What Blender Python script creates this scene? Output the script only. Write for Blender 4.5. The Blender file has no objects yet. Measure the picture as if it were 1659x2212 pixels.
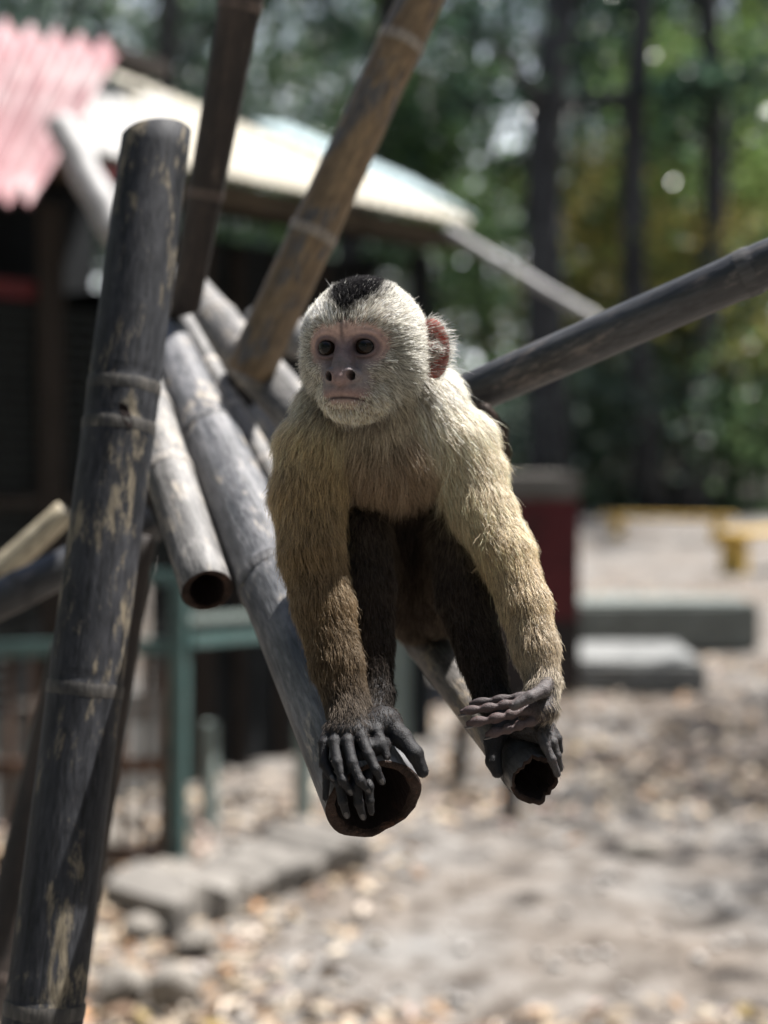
import bpy, bmesh, math, random
import numpy as np
from mathutils import Vector, Matrix, Euler, Quaternion

random.seed(11)
RNG = np.random.default_rng(7)
scene = bpy.context.scene
C = scene.collection

# ------------------------------------------------------------------ camera
# Pixels below are in a 1659 x 2212 reading of the photograph; a pixel plus a distance gives a point.
F, CX, CY = 3212.0, 829.5, 1106.0
CAM_H, PITCH = 1.40, math.radians(1.9)
CAM = Vector((0, 0, CAM_H))
FWD = Vector((0, math.cos(PITCH), -math.sin(PITCH)))
UP = Vector((0, math.sin(PITCH), math.cos(PITCH)))
RIGHT = Vector((1, 0, 0))
D0 = 0.95                     # distance to the monkey's face
S0 = D0 / F                   # one "u" = one pixel at that distance, in metres

cam_d = bpy.data.cameras.new('camera')
cam = bpy.data.objects.new('camera', cam_d); C.objects.link(cam)
cam.location = CAM
cam.rotation_euler = (math.pi / 2 - PITCH, 0, 0)
cam_d.sensor_fit = 'VERTICAL'
cam_d.sensor_height = 24.0
cam_d.lens = 12.0 / (CY / F)
cam_d.clip_start = 0.05; cam_d.clip_end = 600
cam_d.dof.use_dof = True
cam_d.dof.focus_distance = 0.925
cam_d.dof.aperture_fstop = 2.35
scene.camera = cam

# ------------------------------------------------------------------ sky and sun
SUN_EL, SUN_AZ = math.radians(65), math.radians(66)     # azimuth from +Y (ahead) towards +X (right)
w = bpy.data.worlds.new('World'); scene.world = w; w.use_nodes = True
nt = w.node_tree
bgn = nt.nodes['Background']
sky = nt.nodes.new('ShaderNodeTexSky'); sky.sky_type = 'NISHITA'; sky.sun_disc = False
sky.sun_elevation = SUN_EL; sky.sun_rotation = SUN_AZ
# bright haze low over the whole horizon
tcw = nt.nodes.new('ShaderNodeTexCoord'); sxw = nt.nodes.new('ShaderNodeSeparateXYZ'); nt.links.new(tcw.outputs['Generated'], sxw.inputs[0])
rpw = nt.nodes.new('ShaderNodeMapRange'); rpw.interpolation_type = 'SMOOTHSTEP'; nt.links.new(sxw.outputs['Z'], rpw.inputs[0])
rpw.inputs['From Min'].default_value = .12; rpw.inputs['From Max'].default_value = .40; rpw.inputs['To Min'].default_value = .85; rpw.inputs['To Max'].default_value = 0.0
mxw = nt.nodes.new('ShaderNodeMix'); mxw.data_type = 'RGBA'; mxw.inputs[7].default_value = (14.5, 15.0, 15.4, 1)
nt.links.new(rpw.outputs[0], mxw.inputs[0]); nt.links.new(sky.outputs[0], mxw.inputs[6]); nt.links.new(mxw.outputs[2], bgn.inputs[0]); bgn.inputs[1].default_value = 0.058; sky.dust_density = 2.0
sun_d = bpy.data.lights.new('sun', 'SUN'); sun_d.energy = 5.0; sun_d.angle = math.radians(0.55); sun_d.color = (1.0, 0.97, 0.93)
sun = bpy.data.objects.new('sun', sun_d); C.objects.link(sun)
sdir = Vector((math.sin(SUN_AZ) * math.cos(SUN_EL), math.cos(SUN_AZ) * math.cos(SUN_EL), math.sin(SUN_EL)))
sun.rotation_euler = sdir.to_track_quat('Z', 'Y').to_euler()
sun.location = (3, 2, 6)

vs = scene.view_settings
vs.view_transform = 'Standard'; vs.look = 'None'; vs.gamma = 1.0; vs.exposure = 1.46; vs.use_curve_mapping = False
scene.cycles.use_denoising = True
scene.cycles.max_bounces = 8; scene.cycles.transparent_max_bounces = 8
scene.cycles.diffuse_bounces = 3; scene.cycles.glossy_bounces = 3; scene.cycles.transmission_bounces = 6
scene.cycles.sample_clamp_indirect = 6.0
scene.cycles_curves.shape = 'RIBBONS'

# ------------------------------------------------------------------ helpers
def P(px, py, d):
    """point seen at a pixel, d metres ahead of the camera"""
    return CAM + RIGHT * ((px - CX) / F * d) + UP * ((CY - py) / F * d) + FWD * d
def PW(px, py, wu):
    return P(px, py, D0 + wu * S0)
def ground(px, py, z=0.0):
    r = RIGHT * ((px - CX) / F) + UP * ((CY - py) / F) + FWD
    t = (z - CAM_H) / r.z
    return CAM + r * t
def tag(o, label=None, cat=None, group=None, kind=None):
    if label: o['label'] = label
    if cat: o['category'] = cat
    if group: o['group'] = group
    if kind: o['kind'] = kind
    return o
def empty(name, loc=(0, 0, 0), rz=0):
    o = bpy.data.objects.new(name, None); C.objects.link(o)
    o.location = loc; o.rotation_euler = (0, 0, rz); o.empty_display_size = 0.05
    return o
def mesh_obj(name, verts, faces, mats, parent=None, smooth=True, mat_idx=None):
    me = bpy.data.meshes.new(name)
    me.from_pydata([tuple(v) for v in verts], [], faces)
    for m in (mats if isinstance(mats, (list, tuple)) else [mats]): me.materials.append(m)
    if smooth: me.polygons.foreach_set('use_smooth', [True] * len(me.polygons))
    if mat_idx is not None: me.polygons.foreach_set('material_index', mat_idx)
    me.update()
    o = bpy.data.objects.new(name, me); C.objects.link(o)
    if parent is not None: o.parent = parent
    return o
def np_mesh(name, V, Fq, mats, parent=None, smooth=True):
    """fast mesh from numpy arrays (all faces the same size)"""
    me = bpy.data.meshes.new(name)
    n, k = Fq.shape
    me.vertices.add(len(V)); me.vertices.foreach_set('co', np.asarray(V, np.float32).ravel())
    me.loops.add(n * k); me.loops.foreach_set('vertex_index', Fq.astype(np.int32).ravel())
    me.polygons.add(n)
    me.polygons.foreach_set('loop_start', np.arange(0, n * k, k, dtype=np.int32))
    if smooth: me.polygons.foreach_set('use_smooth', np.ones(n, bool))
    for m in (mats if isinstance(mats, (list, tuple)) else [mats]): me.materials.append(m)
    me.update(calc_edges=True)
    o = bpy.data.objects.new(name, me); C.objects.link(o)
    if parent is not None: o.parent = parent
    return o
def box(name, mats, parent, c, size, rot=(0, 0, 0), bevel=0.006, jitter=0.0, seed=0):
    bm = bmesh.new(); bmesh.ops.create_cube(bm, size=1)
    for v in bm.verts: v.co = Vector((v.co.x * size[0], v.co.y * size[1], v.co.z * size[2]))
    if bevel: bmesh.ops.bevel(bm, geom=bm.edges[:], offset=min(bevel, min(size) * 0.45), segments=2, affect='EDGES')
    if jitter:
        r = random.Random(seed)
        for v in bm.verts: v.co += Vector((r.uniform(-1, 1), r.uniform(-1, 1), r.uniform(-1, 1))) * jitter
    M = Matrix.Translation(c) @ Euler(rot).to_matrix().to_4x4()
    bmesh.ops.transform(bm, matrix=M, verts=bm.verts)
    me = bpy.data.meshes.new(name); bm.to_mesh(me); bm.free()
    for m in (mats if isinstance(mats, (list, tuple)) else [mats]): me.materials.append(m)
    o = bpy.data.objects.new(name, me); C.objects.link(o)
    if parent is not None: o.parent = parent
    return o
def bar(name, mat, parent, a, b, wx, wz, bevel=0.004):
    """square bar from a to b"""
    a, b = Vector(a), Vector(b); d = b - a
    q = d.to_track_quat('Z', 'Y')
    o = box(name, mat, None, (0, 0, 0), (wx, wz, d.length), bevel=bevel)
    o.data.transform(Matrix.Translation((a + b) / 2) @ q.to_matrix().to_4x4())
    if parent is not None: o.parent = parent
    return o
def sweep(pts, radii, seg=10, cap=True, squash=None):
    pts = [Vector(p) for p in pts]; n = len(pts); V = []; Fc = []
    t0 = (pts[1] - pts[0]).normalized()
    u = t0.orthogonal().normalized()
    for i in range(n):
        t = ((pts[min(i + 1, n - 1)] - pts[max(i - 1, 0)])).normalized()
        u = (u - t * u.dot(t)).normalized(); v = t.cross(u)
        for k in range(seg):
            a = 2 * math.pi * k / seg
            V.append(pts[i] + (u * math.cos(a) + v * math.sin(a)) * radii[i])
    for i in range(n - 1):
        for k in range(seg):
            Fc.append((i * seg + k, i * seg + (k + 1) % seg, (i + 1) * seg + (k + 1) % seg, (i + 1) * seg + k))
    if cap:
        Fc.append(tuple(range(seg))[::-1]); Fc.append(tuple((n - 1) * seg + k for k in range(seg)))
    return V, Fc

# ------------------------------------------------------------------ materials
class NT:
    def __init__(self, name):
        self.m = bpy.data.materials.new(name); self.m.use_nodes = True
        self.t = self.m.node_tree; self.t.nodes.clear()
        self.out = self.n('ShaderNodeOutputMaterial')
    def n(self, typ, **kw):
        nd = self.t.nodes.new(typ)
        for k, v in kw.items(): setattr(nd, k, v)
        return nd
    def l(self, a, b): self.t.links.new(a, b)
    def coord(self, scale=(1, 1, 1), kind='Object', loc=(0, 0, 0)):
        c = self.n('ShaderNodeTexCoord'); mp = self.n('ShaderNodeMapping')
        mp.inputs['Scale'].default_value = scale; mp.inputs['Location'].default_value = loc
        self.l(c.outputs[kind], mp.inputs[0]); return mp.outputs[0]
    def noise(self, vec, scale=5, detail=4, rough=0.55, dist=0.0):
        nd = self.n('ShaderNodeTexNoise'); nd.inputs['Scale'].default_value = scale
        nd.inputs['Detail'].default_value = detail; nd.inputs['Roughness'].default_value = rough
        nd.inputs['Distortion'].default_value = dist
        self.l(vec, nd.inputs['Vector']); return nd.outputs['Fac']
    def ramp(self, fac, stops):
        r = self.n('ShaderNodeValToRGB'); e = r.color_ramp.elements
        while len(e) < len(stops): e.new(0.5)
        for el, (p, c) in zip(e, stops):
            el.position = p; el.color = (*c, 1) if len(c) == 3 else c
        self.l(fac, r.inputs[0]); return r.outputs[0]
    def mix(self, fac, a, b, mode='MIX'):
        m = self.n('ShaderNodeMix', data_type='RGBA', blend_type=mode)
        for s, v in ((0, fac), (6, a), (7, b)):
            if isinstance(v, (int, float)): m.inputs[s].default_value = v
            elif isinstance(v, (tuple, list)): m.inputs[s].default_value = (*v, 1)
            else: self.l(v, m.inputs[s])
        return m.outputs[2]
    def bump(self, h, strength=0.3, dist=0.01):
        b = self.n('ShaderNodeBump'); b.inputs['Strength'].default_value = strength; b.inputs['Distance'].default_value = dist
        self.l(h, b.inputs['Height']); return b.outputs[0]
    def principled(self, col, rough=0.7, spec=0.4, normal=None, metallic=0.0):
        b = self.n('ShaderNodeBsdfPrincipled')
        if isinstance(col, (tuple, list)): b.inputs['Base Color'].default_value = (*col, 1)
        else: self.l(col, b.inputs['Base Color'])
        if isinstance(rough, (int, float)): b.inputs['Roughness'].default_value = rough
        else: self.l(rough, b.inputs['Roughness'])
        b.inputs['Specular IOR Level'].default_value = spec; b.inputs['Metallic'].default_value = metallic
        if normal is not None: self.l(normal, b.inputs['Normal'])
        return b.outputs[0]
    def done(self, sh):
        self.l(sh, self.out.inputs['Surface']); return self.m
BW = ((0, (0, 0, 0)), (1, (1, 1, 1)))

def bamboo_mat(name, dark, light, patch, amt=0.5, rough=0.55, seed=0.0, spec=0.40, sheen=0.0):
    t = NT(name)
    mott = t.noise(t.coord((80, 80, 25), loc=(seed, 4, 1)), 1.5, 7, 0.72, 0.4)
    grime = t.noise(t.coord((16, 16, 9), loc=(2, seed, 5)), 1.2, 5, 0.6)
    streak = t.noise(t.coord((40, 40, 4.2), loc=(seed, 0, 0)), 1.6, 6, 0.65)
    blotch = t.noise(t.coord((24, 24, 10), loc=(0, seed, 3)), 1.3, 7, 0.68, 0.6)
    fine = t.noise(t.coord((160, 160, 34), loc=(seed, 2, 0)), 2.0, 4, 0.6)
    col = t.mix(t.ramp(streak, ((0.32, (0, 0, 0)), (0.68, (1, 1, 1)))), dark, light)
    col = t.mix(t.ramp(mott, ((0.46, (0, 0, 0)), (0.62, (0.8, 0.8, 0.8)))), col, light)
    col = t.mix(t.ramp(grime, ((0.48, (0, 0, 0)), (0.64, (0.75, 0.75, 0.75)))), col, dark)
    pmix = t.mix(0.38, blotch, mott)
    pm = t.ramp(pmix, ((1.0 - amt - 0.035, (0, 0, 0)), (1.0 - amt + 0.035, (1, 1, 1))))
    col = t.mix(pm, col, patch)
    sp = t.ramp(fine, ((0.32, (0.30, 0.30, 0.31)), (0.60, (1, 1, 1))))
    col = t.mix(0.75, col, sp, 'MULTIPLY')
    crack = t.noise(t.coord((60, 60, 0.9), loc=(seed * 2, 1, 0)), 2.2, 3, 0.5)
    cm = t.ramp(crack, ((0.470, (1, 1, 1)), (0.492, (0.35, 0.33, 0.32)), (0.512, (1, 1, 1))))
    col = t.mix(0.55, col, cm, 'MULTIPLY')
    hb = t.mix(0.5, streak, t.mix(0.5, fine, blotch))
    sh = t.principled(col, t.ramp(fine, ((0, (rough - .12,) * 3), (1, (rough + .2,) * 3))), spec, t.bump(hb, 0.55, 0.004))
    sh.node.inputs['Sheen Weight'].default_value = sheen; sh.node.inputs['Sheen Roughness'].default_value = .42
    return t.done(sh)
def plain_mat(name, col, rough=0.7, var=0.35, scale=8, spec=0.35, stretch=(1, 1, 1), bump=0.25, metallic=0.0, dirt=None, dirt_amt=0.4):
    t = NT(name)
    n1 = t.noise(t.coord(stretch), scale, 6, 0.65)
    n2 = t.noise(t.coord(stretch, loc=(5, 2, 1)), scale * 5.5, 4, 0.6)
    lo = tuple(c * (1 - var) for c in col); hi = tuple(min(1, c * (1 + var)) for c in col)
    c = t.mix(t.ramp(n1, ((0.3, (0, 0, 0)), (0.7, (1, 1, 1)))), lo, hi)
    c = t.mix(0.5, c, t.ramp(n2, ((0.28, (0.55,) * 3), (0.6, (1, 1, 1)))), 'MULTIPLY')
    if dirt:
        n3 = t.noise(t.coord(stretch, loc=(1, 7, 3)), scale * 1.7, 7, 0.7)
        c = t.mix(t.ramp(n3, ((1 - dirt_amt - .08, (0, 0, 0)), (1 - dirt_amt + .08, (1, 1, 1)))), c, dirt)
    return t.done(t.principled(c, rough, spec, t.bump(t.mix(0.5, n1, n2), bump, 0.01), metallic))
# ================================================================== the ground
def hnoise(x, y, s=1.0, seed=0):
    r = np.random.default_rng(seed); v = 0
    for k in range(5):
        a = r.uniform(0, 2 * math.pi, 3); f = s * 1.9 ** k
        v = v + (np.sin(x * f * math.cos(a[0]) + y * f * math.sin(a[0]) + a[1]) * np.sin(x * f * math.sin(a[2]) - y * f * math.cos(a[2]) + a[0])) * .55 ** k
    return v
def gheight(x, y):
    near = 0.030 * hnoise(x, y, 1.1, 3) + 0.012 * hnoise(x, y, 4.0, 5)
    far = np.clip((y - 24) / 60, 0, 1) * 3.0 + np.clip((y - 24) / 60, 0, 1) ** .5 * .25 * hnoise(x, y, .25, 8)
    return near - .02 + far
xs = np.concatenate([np.linspace(-150, -9, 30), np.linspace(-8.5, 8.5, 190), np.linspace(9, 150, 30)])
ys = np.concatenate([np.linspace(-60, 0, 16), np.linspace(.5, 16, 190), np.linspace(16.3, 45, 90), np.linspace(46, 260, 40)])
GX, GY = np.meshgrid(xs, ys, indexing='ij')
GV = np.stack([GX, GY, gheight(GX, GY)], 2).reshape(-1, 3)
ni, nj = GX.shape; idx = np.arange(ni * nj).reshape(ni, nj)
GQ = np.stack([idx[:-1, :-1], idx[1:, :-1], idx[1:, 1:], idx[:-1, 1:]], 2).reshape(-1, 4)
t = NT('dry_earth')
co = t.coord()
n1 = t.noise(co, .9, 6, .62); n2 = t.noise(co, 7, 7, .68); n3 = t.noise(co, 60, 4, .65)
c = t.mix(t.ramp(n1, ((.36, (0, 0, 0)), (.62, (1, 1, 1)))), (.178, .150, .126), (.205, .200, .192))
c = t.mix(t.ramp(n2, ((.47, (0, 0, 0)), (.62, (1, 1, 1)))), c, (.082, .068, .057))
c = t.mix(t.ramp(n2, ((.30, (1, 1, 1)), (.42, (0, 0, 0)))), c, (.30, .275, .25))
c = t.mix(.5, c, t.ramp(n3, ((.3, (.55, .53, .5)), (.6, (1, 1, 1)))), 'MULTIPLY')
M_earth = t.done(t.principled(c, .95, .15, t.bump(t.mix(.5, n2, n3), .8, .03)))
gnd = np_mesh('ground', GV, GQ, M_earth); tag(gnd, kind='structure')

# --- leaf litter: curled dry leaves, nobody could count them
def leaf_color_mat(name, rough=.7, transl=.25, sat=1.0):
    t = NT(name); a = t.n('ShaderNodeAttribute', attribute_name='leaf_col')
    b = t.n('ShaderNodeBsdfPrincipled'); t.l(a.outputs['Color'], b.inputs['Base Color']); b.inputs['Roughness'].default_value = rough; b.inputs['Specular IOR Level'].default_value = .35
    tr = t.n('ShaderNodeBsdfTranslucent'); t.l(a.outputs['Color'], tr.inputs['Color'])
    m = t.n('ShaderNodeMixShader'); m.inputs[0].default_value = transl; t.l(b.outputs[0], m.inputs[1]); t.l(tr.outputs[0], m.inputs[2])
    return t.done(m.outputs[0])
M_litter = leaf_color_mat('dry_leaf', .75, .15)
M_leaf = leaf_color_mat('green_leaf', .24, .40)
def basis(g, n, flat):
    """random frames, flat = how level the leaves lie"""
    az = g.uniform(0, 2 * np.pi, n); nz = np.stack([g.normal(0, 1, n), g.normal(0, 1, n), np.full(n, flat)], 1)
    nz /= np.linalg.norm(nz, axis=1, keepdims=True)
    ax = np.stack([np.cos(az), np.sin(az), np.zeros(n)], 1); ax -= nz * (ax * nz).sum(1, keepdims=True); ax /= np.linalg.norm(ax, axis=1, keepdims=True) + 1e-9
    return ax, np.cross(nz, ax), nz
def leaves_mesh(name, pos, size, col, g, flat, mat, parent=None, aspect=.42, curl=.18):
    n = len(pos); ax, bx, nz = basis(g, n, flat)
    prof = [(-.5, 0, 0), (-.12, .5, 1), (.5, 0, 0), (-.12, -.5, 1), (.05, 0, -.35)]
    cu = g.normal(curl, curl * .6, n)
    V = np.zeros((n, 5, 3))
    for i, (p, q, h) in enumerate(prof):
        V[:, i] = pos + ax * (p * size)[:, None] + bx * (q * size * aspect)[:, None] + nz * (h * cu * size)[:, None]
    b = np.arange(n)[:, None] * 5
    Fc = np.concatenate([b + np.array([[0, 4, 1]]), b + np.array([[1, 4, 2]]), b + np.array([[2, 4, 3]]), b + np.array([[3, 4, 0]])])
    o = np_mesh(name, V.reshape(-1, 3), Fc, mat, parent, smooth=False)
    a = o.data.attributes.new('leaf_col', 'FLOAT_COLOR', 'POINT')
    cc = np.repeat(np.concatenate([col, np.ones((n, 1))], 1), 5, axis=0)
    a.data.foreach_set('color', cc.astype(np.float32).ravel())
    return o
g = np.random.default_rng(21)
LP = []
while len(LP) < 15500:
    d = 3.0 + 15 * g.random() ** 1.35; x = g.uniform(-.42, .42) * d * 1.45
    px, py = CX + x / d * F, CY + 106 + (CAM_H / d) * F - 106
    bare = math.exp(-(((px - 1380) / 520) ** 2 + ((py - 2080) / 230) ** 2))
    dens = .55 + .45 * float(hnoise(np.array(x), np.array(d), 1.6, 4)) - 1.05 * bare
    if d > 9: dens -= .15
    if g.random() < dens: LP.append((x, d, 0))
LP = np.array(LP); LP[:, 2] = gheight(LP[:, 0], LP[:, 1]) + g.uniform(.004, .03, len(LP))
pal = np.array([(.42, .33, .23), (.52, .44, .34), (.30, .20, .125), (.20, .13, .085), (.46, .25, .12), (.58, .50, .42), (.47, .35, .30), (.40, .30, .13), (.12, .085, .06)])
lc = pal[g.choice(len(pal), len(LP), p=[.24, .17, .17, .13, .02, .11, .08, .03, .05])] * g.uniform(.55, 1.12, (len(LP), 1))
lit = leaves_mesh('leaf_litter', LP, g.uniform(.04, .105, len(LP)), lc, g, 3.4, M_litter, None, .45, .09)
tag(lit, 'tan and brown dry fallen leaves strewn over the bare earth', 'leaf litter', kind='stuff')
# grit and pebbles
def rock_mesh(name, seed, r=1.0, sub=3, rough=.22, squash=(1, 1, .75)):
    bm = bmesh.new(); bmesh.ops.create_icosphere(bm, subdivisions=sub, radius=1.0)
    rr = np.random.default_rng(seed); cuts = rr.normal(0, 1, (11, 3)); cuts /= np.linalg.norm(cuts, axis=1, keepdims=True); lim = rr.uniform(.62, .95, 11)
    for v in bm.verts:
        p = np.array(v.co)
        for c_, l_ in zip(cuts, lim):
            dd = p @ c_
            if dd > l_: p = p - c_ * (dd - l_) * .88
        nn = 1 + rough * .35 * float(hnoise(np.array(p[0] * 1.7 + p[2]), np.array(p[1] * 1.7 - p[2]), 1.5, seed))
        p = p * nn * np.array(squash) * r
        v.co = Vector(p)
    me = bpy.data.meshes.new(name); bm.to_mesh(me); bm.free()
    me.polygons.foreach_set('use_smooth', [True] * len(me.polygons))
    return me
g = np.random.default_rng(5)
N = 900; PV = []; PF = []
for i in range(N):
    d = 3 + 10 * g.random() ** 1.4; x = g.uniform(-.42, .42) * d; s = g.uniform(.006, .026)
    base = np.array([(1, 0, 0), (-1, 0, 0), (0, 1, 0), (0, -1, 0), (0, 0, 1), (0, 0, -1)], float) * s * g.uniform(.6, 1.2, (6, 1)) * np.array((1.2, 1, .7))
    a = g.uniform(0, 6.28); R = np.array([[math.cos(a), -math.sin(a), 0], [math.sin(a), math.cos(a), 0], [0, 0, 1]])
    k = len(PV) * 6
    PV.append(base @ R + np.array([x, d, float(gheight(np.array(x), np.array(d))) + s * .4]))
    for f in ((0, 2, 4), (2, 1, 4), (1, 3, 4), (3, 0, 4), (2, 0, 5), (1, 2, 5), (3, 1, 5), (0, 3, 5)): PF.append([f[0] + k, f[1] + k, f[2] + k])
M_peb = plain_mat('pebble', (.36, .34, .32), .9, .5, 3, .2)
pb_ = np_mesh('pebbles', np.concatenate(PV), np.array(PF), M_peb, None, True)
tag(pb_, 'small pale pebbles scattered over the bare earth', 'pebbles', kind='stuff')

# ------------------------------------------------------------------ shared surfaces
M_conc = plain_mat('weathered_concrete', (.205, .19, .172), .9, .3, 3, .2, bump=.5, dirt=(.12, .108, .095), dirt_amt=.38)
M_conc2 = plain_mat('grey_render', (.19, .193, .188), .9, .25, 4, .2, bump=.4, dirt=(.11, .105, .10), dirt_amt=.35)
M_stone = plain_mat('field_stone', (.23, .21, .185), .9, .35, 6, .2, bump=.6, dirt=(.17, .15, .13), dirt_amt=.4)
M_red = plain_mat('maroon_paint', (.115, .022, .025), .7, .3, 4, .3, dirt=(.06, .02, .02), dirt_amt=.4)
M_green = plain_mat('green_painted_steel', (.055, .105, .10), .5, .3, 12, .45, dirt=(.16, .16, .15), dirt_amt=.36)
M_greyg = plain_mat('pale_green_paint', (.20, .24, .225), .65, .2, 6, .35, dirt=(.22, .22, .20), dirt_amt=.36)
M_rust = plain_mat('rusty_steel', (.13, .075, .05), .8, .4, 14, .3, dirt=(.05, .035, .03), dirt_amt=.45)
M_darkw = plain_mat('dark_timber', (.035, .028, .024), .85, .4, 6, .25, (4, 4, .6))
M_yel = plain_mat('yellow_paint', (.52, .34, .075), .6, .25, 6, .35, dirt=(.35, .25, .10), dirt_amt=.35)
M_cream = plain_mat('cream_roof_sheet', (.37, .34, .275), .6, .15, 5, .3, dirt=(.28, .25, .19), dirt_amt=.36)
M_grsh = plain_mat('grey_roof_sheet', (.33, .325, .315), .6, .18, 4, .35, dirt=(.30, .28, .26), dirt_amt=.4)
M_pink = plain_mat('faded_pink_sheet', (.30, .165, .175), .55, .25, 2.5, .35, dirt=(.36, .30, .30), dirt_amt=.45)
M_bluesh = plain_mat('pale_blue_sheet', (.30, .38, .40), .6, .15, 4, .35)
M_pipe = plain_mat('grey_pipe', (.36, .35, .345), .6, .2, 6, .35)
M_shade = plain_mat('shed_shade_wall', (.022, .024, .026), .9, .4, 3, .15)  # near-black: the shade inside the shed is put into the colour
M_mesh = plain_mat('wire', (.05, .055, .055), .5, .2, 20, .5)

# ------------------------------------------------------------------ shed behind, at the left
def eave(px):
    """point on the shed's front eave, 2.55 m up"""
    py = 335 + (px - 250) * .2035
    d = (2.55 - CAM_H) / ((CY - py) / F * UP.z + FWD.z)
    return P(px, py, d)
shed = empty('shed', ground(560, 1650)); sloc = Vector(shed.location)
tag(shed, 'open sided cage shed with pink and cream sheet roof', 'shed')
def sp(o): to_child(o, shed); return o
def to_child(o, root):
    o.parent = root; o.matrix_parent_inverse = Matrix.Translation(-Vector(root.location))
bpy.context.view_layer.update()
E0, E1 = eave(-420), eave(1018)
along = (E1 - E0).normalized(); back = Vector((-along.y, along.x, 0)).normalized()
if back.y < 0: back = -back
def roof_sheet(name, mat, a, b, c, d, amp, waves, thick=.012, nu=60, nv=6, round_=True):
    """corrugated sheet on quad a-b (low edge) and d-c (high edge); ribs run from low to high"""
    a, b, c, d = map(Vector, (a, b, c, d)); nrm = (b - a).cross(d - a).normalized()
    if nrm.z < 0: nrm = -nrm
    V = []; Fc = []
    nu = max(nu, int(waves * 8)) if waves else 2
    for layer in (0, 1):
        for i in range(nu + 1):
            u = i / nu
            h = amp * math.sin(2 * math.pi * waves * u) if waves else 0
            for j in range(nv + 1):
                v = j / nv
                p = a.lerp(b, u).lerp(d.lerp(c, u), v) + nrm * (h - layer * thick)
                V.append(p)
    W = nv + 1; L = (nu + 1) * W
    for i in range(nu):
        for j in range(nv):
            q = (i * W + j, (i + 1) * W + j, (i + 1) * W + j + 1, i * W + j + 1)
            Fc.append(q); Fc.append(tuple(k + L for k in q[::-1]))
    for i in range(nu):
        for j in (0, nv):
            q = (i * W + j, (i + 1) * W + j, (i + 1) * W + j + L, i * W + j + L); Fc.append(q)
    for j in range(nv):
        for i in (0, nu):
            q = (i * W + j, i * W + j + 1, i * W + j + 1 + L, i * W + j + L); Fc.append(q)
    return mesh_obj(name, V, Fc, mat, None, True)
hipL, hipR = P(232, 150, 7.0), P(1012, 470, (E1 - CAM).dot(FWD) + .12)
# front slope in three sheets, split where the seam shows
seamB = eave(362)
o = roof_sheet('roof_sheet', M_grsh, E0, eave(355) , P(372, 214, 6.75), P(-420, 60, 6.2), .008, 22); sp(o)
o = roof_sheet('roof_sheet', M_cream, eave(366) + Vector((0, 0, .015)), eave(700) + Vector((0, 0, .015)), P(720, 350, 7.3), P(236, 148, 6.9), .006, 16); sp(o)
o = roof_sheet('roof_sheet', M_cream, eave(690) + Vector((0, 0, .02)), E1 + Vector((0, 0, .02)), hipR, P(700, 336, 7.3), .006, 12); sp(o)
# far slope's sheet that shows bluish past the hip
o = roof_sheet('roof_sheet', M_bluesh, P(540, 262, 7.6), P(1030, 468, 8.2), P(900, 392, 9.2), P(620, 268, 8.8), .006, 12); sp(o)
# pink corrugated sheet laid over the left end, nearer the camera
o = roof_sheet('pink_roof_sheet', M_pink, P(-330, 430, 4.55), P(72, 424, 4.75), P(262, 104, 5.9), P(-230, 8, 5.5), .030, 9, nu=160); o['label'] = 'faded pink corrugated sheet'; sp(o)
# ridge cap end, dark
o = box('ridge_cap', M_darkw, None, P(262, 128, 6.6), (.16, .5, .07), (0, 0, -.5)); sp(o)
# fascia, rafters and the dark eave underside
dn = Vector((0, 0, -1))
for k, (a, b) in enumerate(((-420, 130), (133, 470), (473, 800), (803, 1018))):
    A_, B_ = eave(a) + dn * .06 + back * .05, eave(b) + dn * .06 + back * .05
    o = bar('fascia_board', plain_mat('fascia_brown', (.075, .052, .030), .8, .3, 5) if k else M_red, None, A_, B_, .03, .10); sp(o)
o = bar('fascia_strip', M_red, None, eave(150) + dn * .07 + back * .02, eave(330) + dn * .07 + back * .02, .02, .05); sp(o)
for k in range(9):
    A_ = E0.lerp(E1, (k + .5) / 9) + dn * .08 + back * .1
    o = bar('rafter', M_darkw, None, A_, A_ + back * 2.6 + Vector((0, 0, .55)), .05, .09); sp(o)
o = mesh_obj('ceiling_board', [E0 + dn * .10 + back * .12, E1 + dn * .10 + back * .12, E1 + dn * -.62 + back * 3.0, E0 + dn * -.62 + back * 3.0], [(0, 1, 2, 3)], M_shade, None, False); sp(o)
# walls: back, far end, and posts along the front
def onfloor(v): return Vector((v.x, v.y, 0))
B0, B1 = onfloor(E0 + back * 2.9), onfloor(E1 + back * 2.9)
def slab(name, mat, a, b, z0, z1, th=.06):
    c = (a + b) / 2; d = b - a
    o = box(name, mat, None, (c.x, c.y, (z0 + z1) / 2), (d.length, th, z1 - z0), (0, 0, math.atan2(d.y, d.x)), .004); sp(o); return o
slab('back_wall', M_shade, B0, B1, 0, 3.1)
slab('end_wall', M_shade, B0, onfloor(E0 + back * .3), 0, 2.4)
slab('side_wall', M_shade, B1 - along * .3, onfloor(E1 + back * .35) - along * .3, .9, 2.4)
for px in (-300, 235, 560): 
    q = onfloor(eave(px) + back * .35); o = box('post', M_darkw, None, (q.x, q.y, 1.2), (.10, .10, 2.4), (0, 0, .2), .006); sp(o)
q = onfloor(eave(1012) + back * .3); 
o = box('post', M_shade, None, (q.x, q.y, 1.22), (.10, .10, 2.44), (0, 0, .2), .006); sp(o)
q = onfloor(eave(948) + back * .3)
o = box('painted_post', M_greyg, None, (q.x, q.y, 1.16), (.185, .08, 2.3), (0, 0, .18), .006); o['label'] = 'pale green painted post'; sp(o)
slab('front_wall', M_shade, onfloor(eave(520) + back * .55), onfloor(eave(1000) + back * .55), 0, 2.4, .05)  # dark panel put in for the dark mass under the eave
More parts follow.
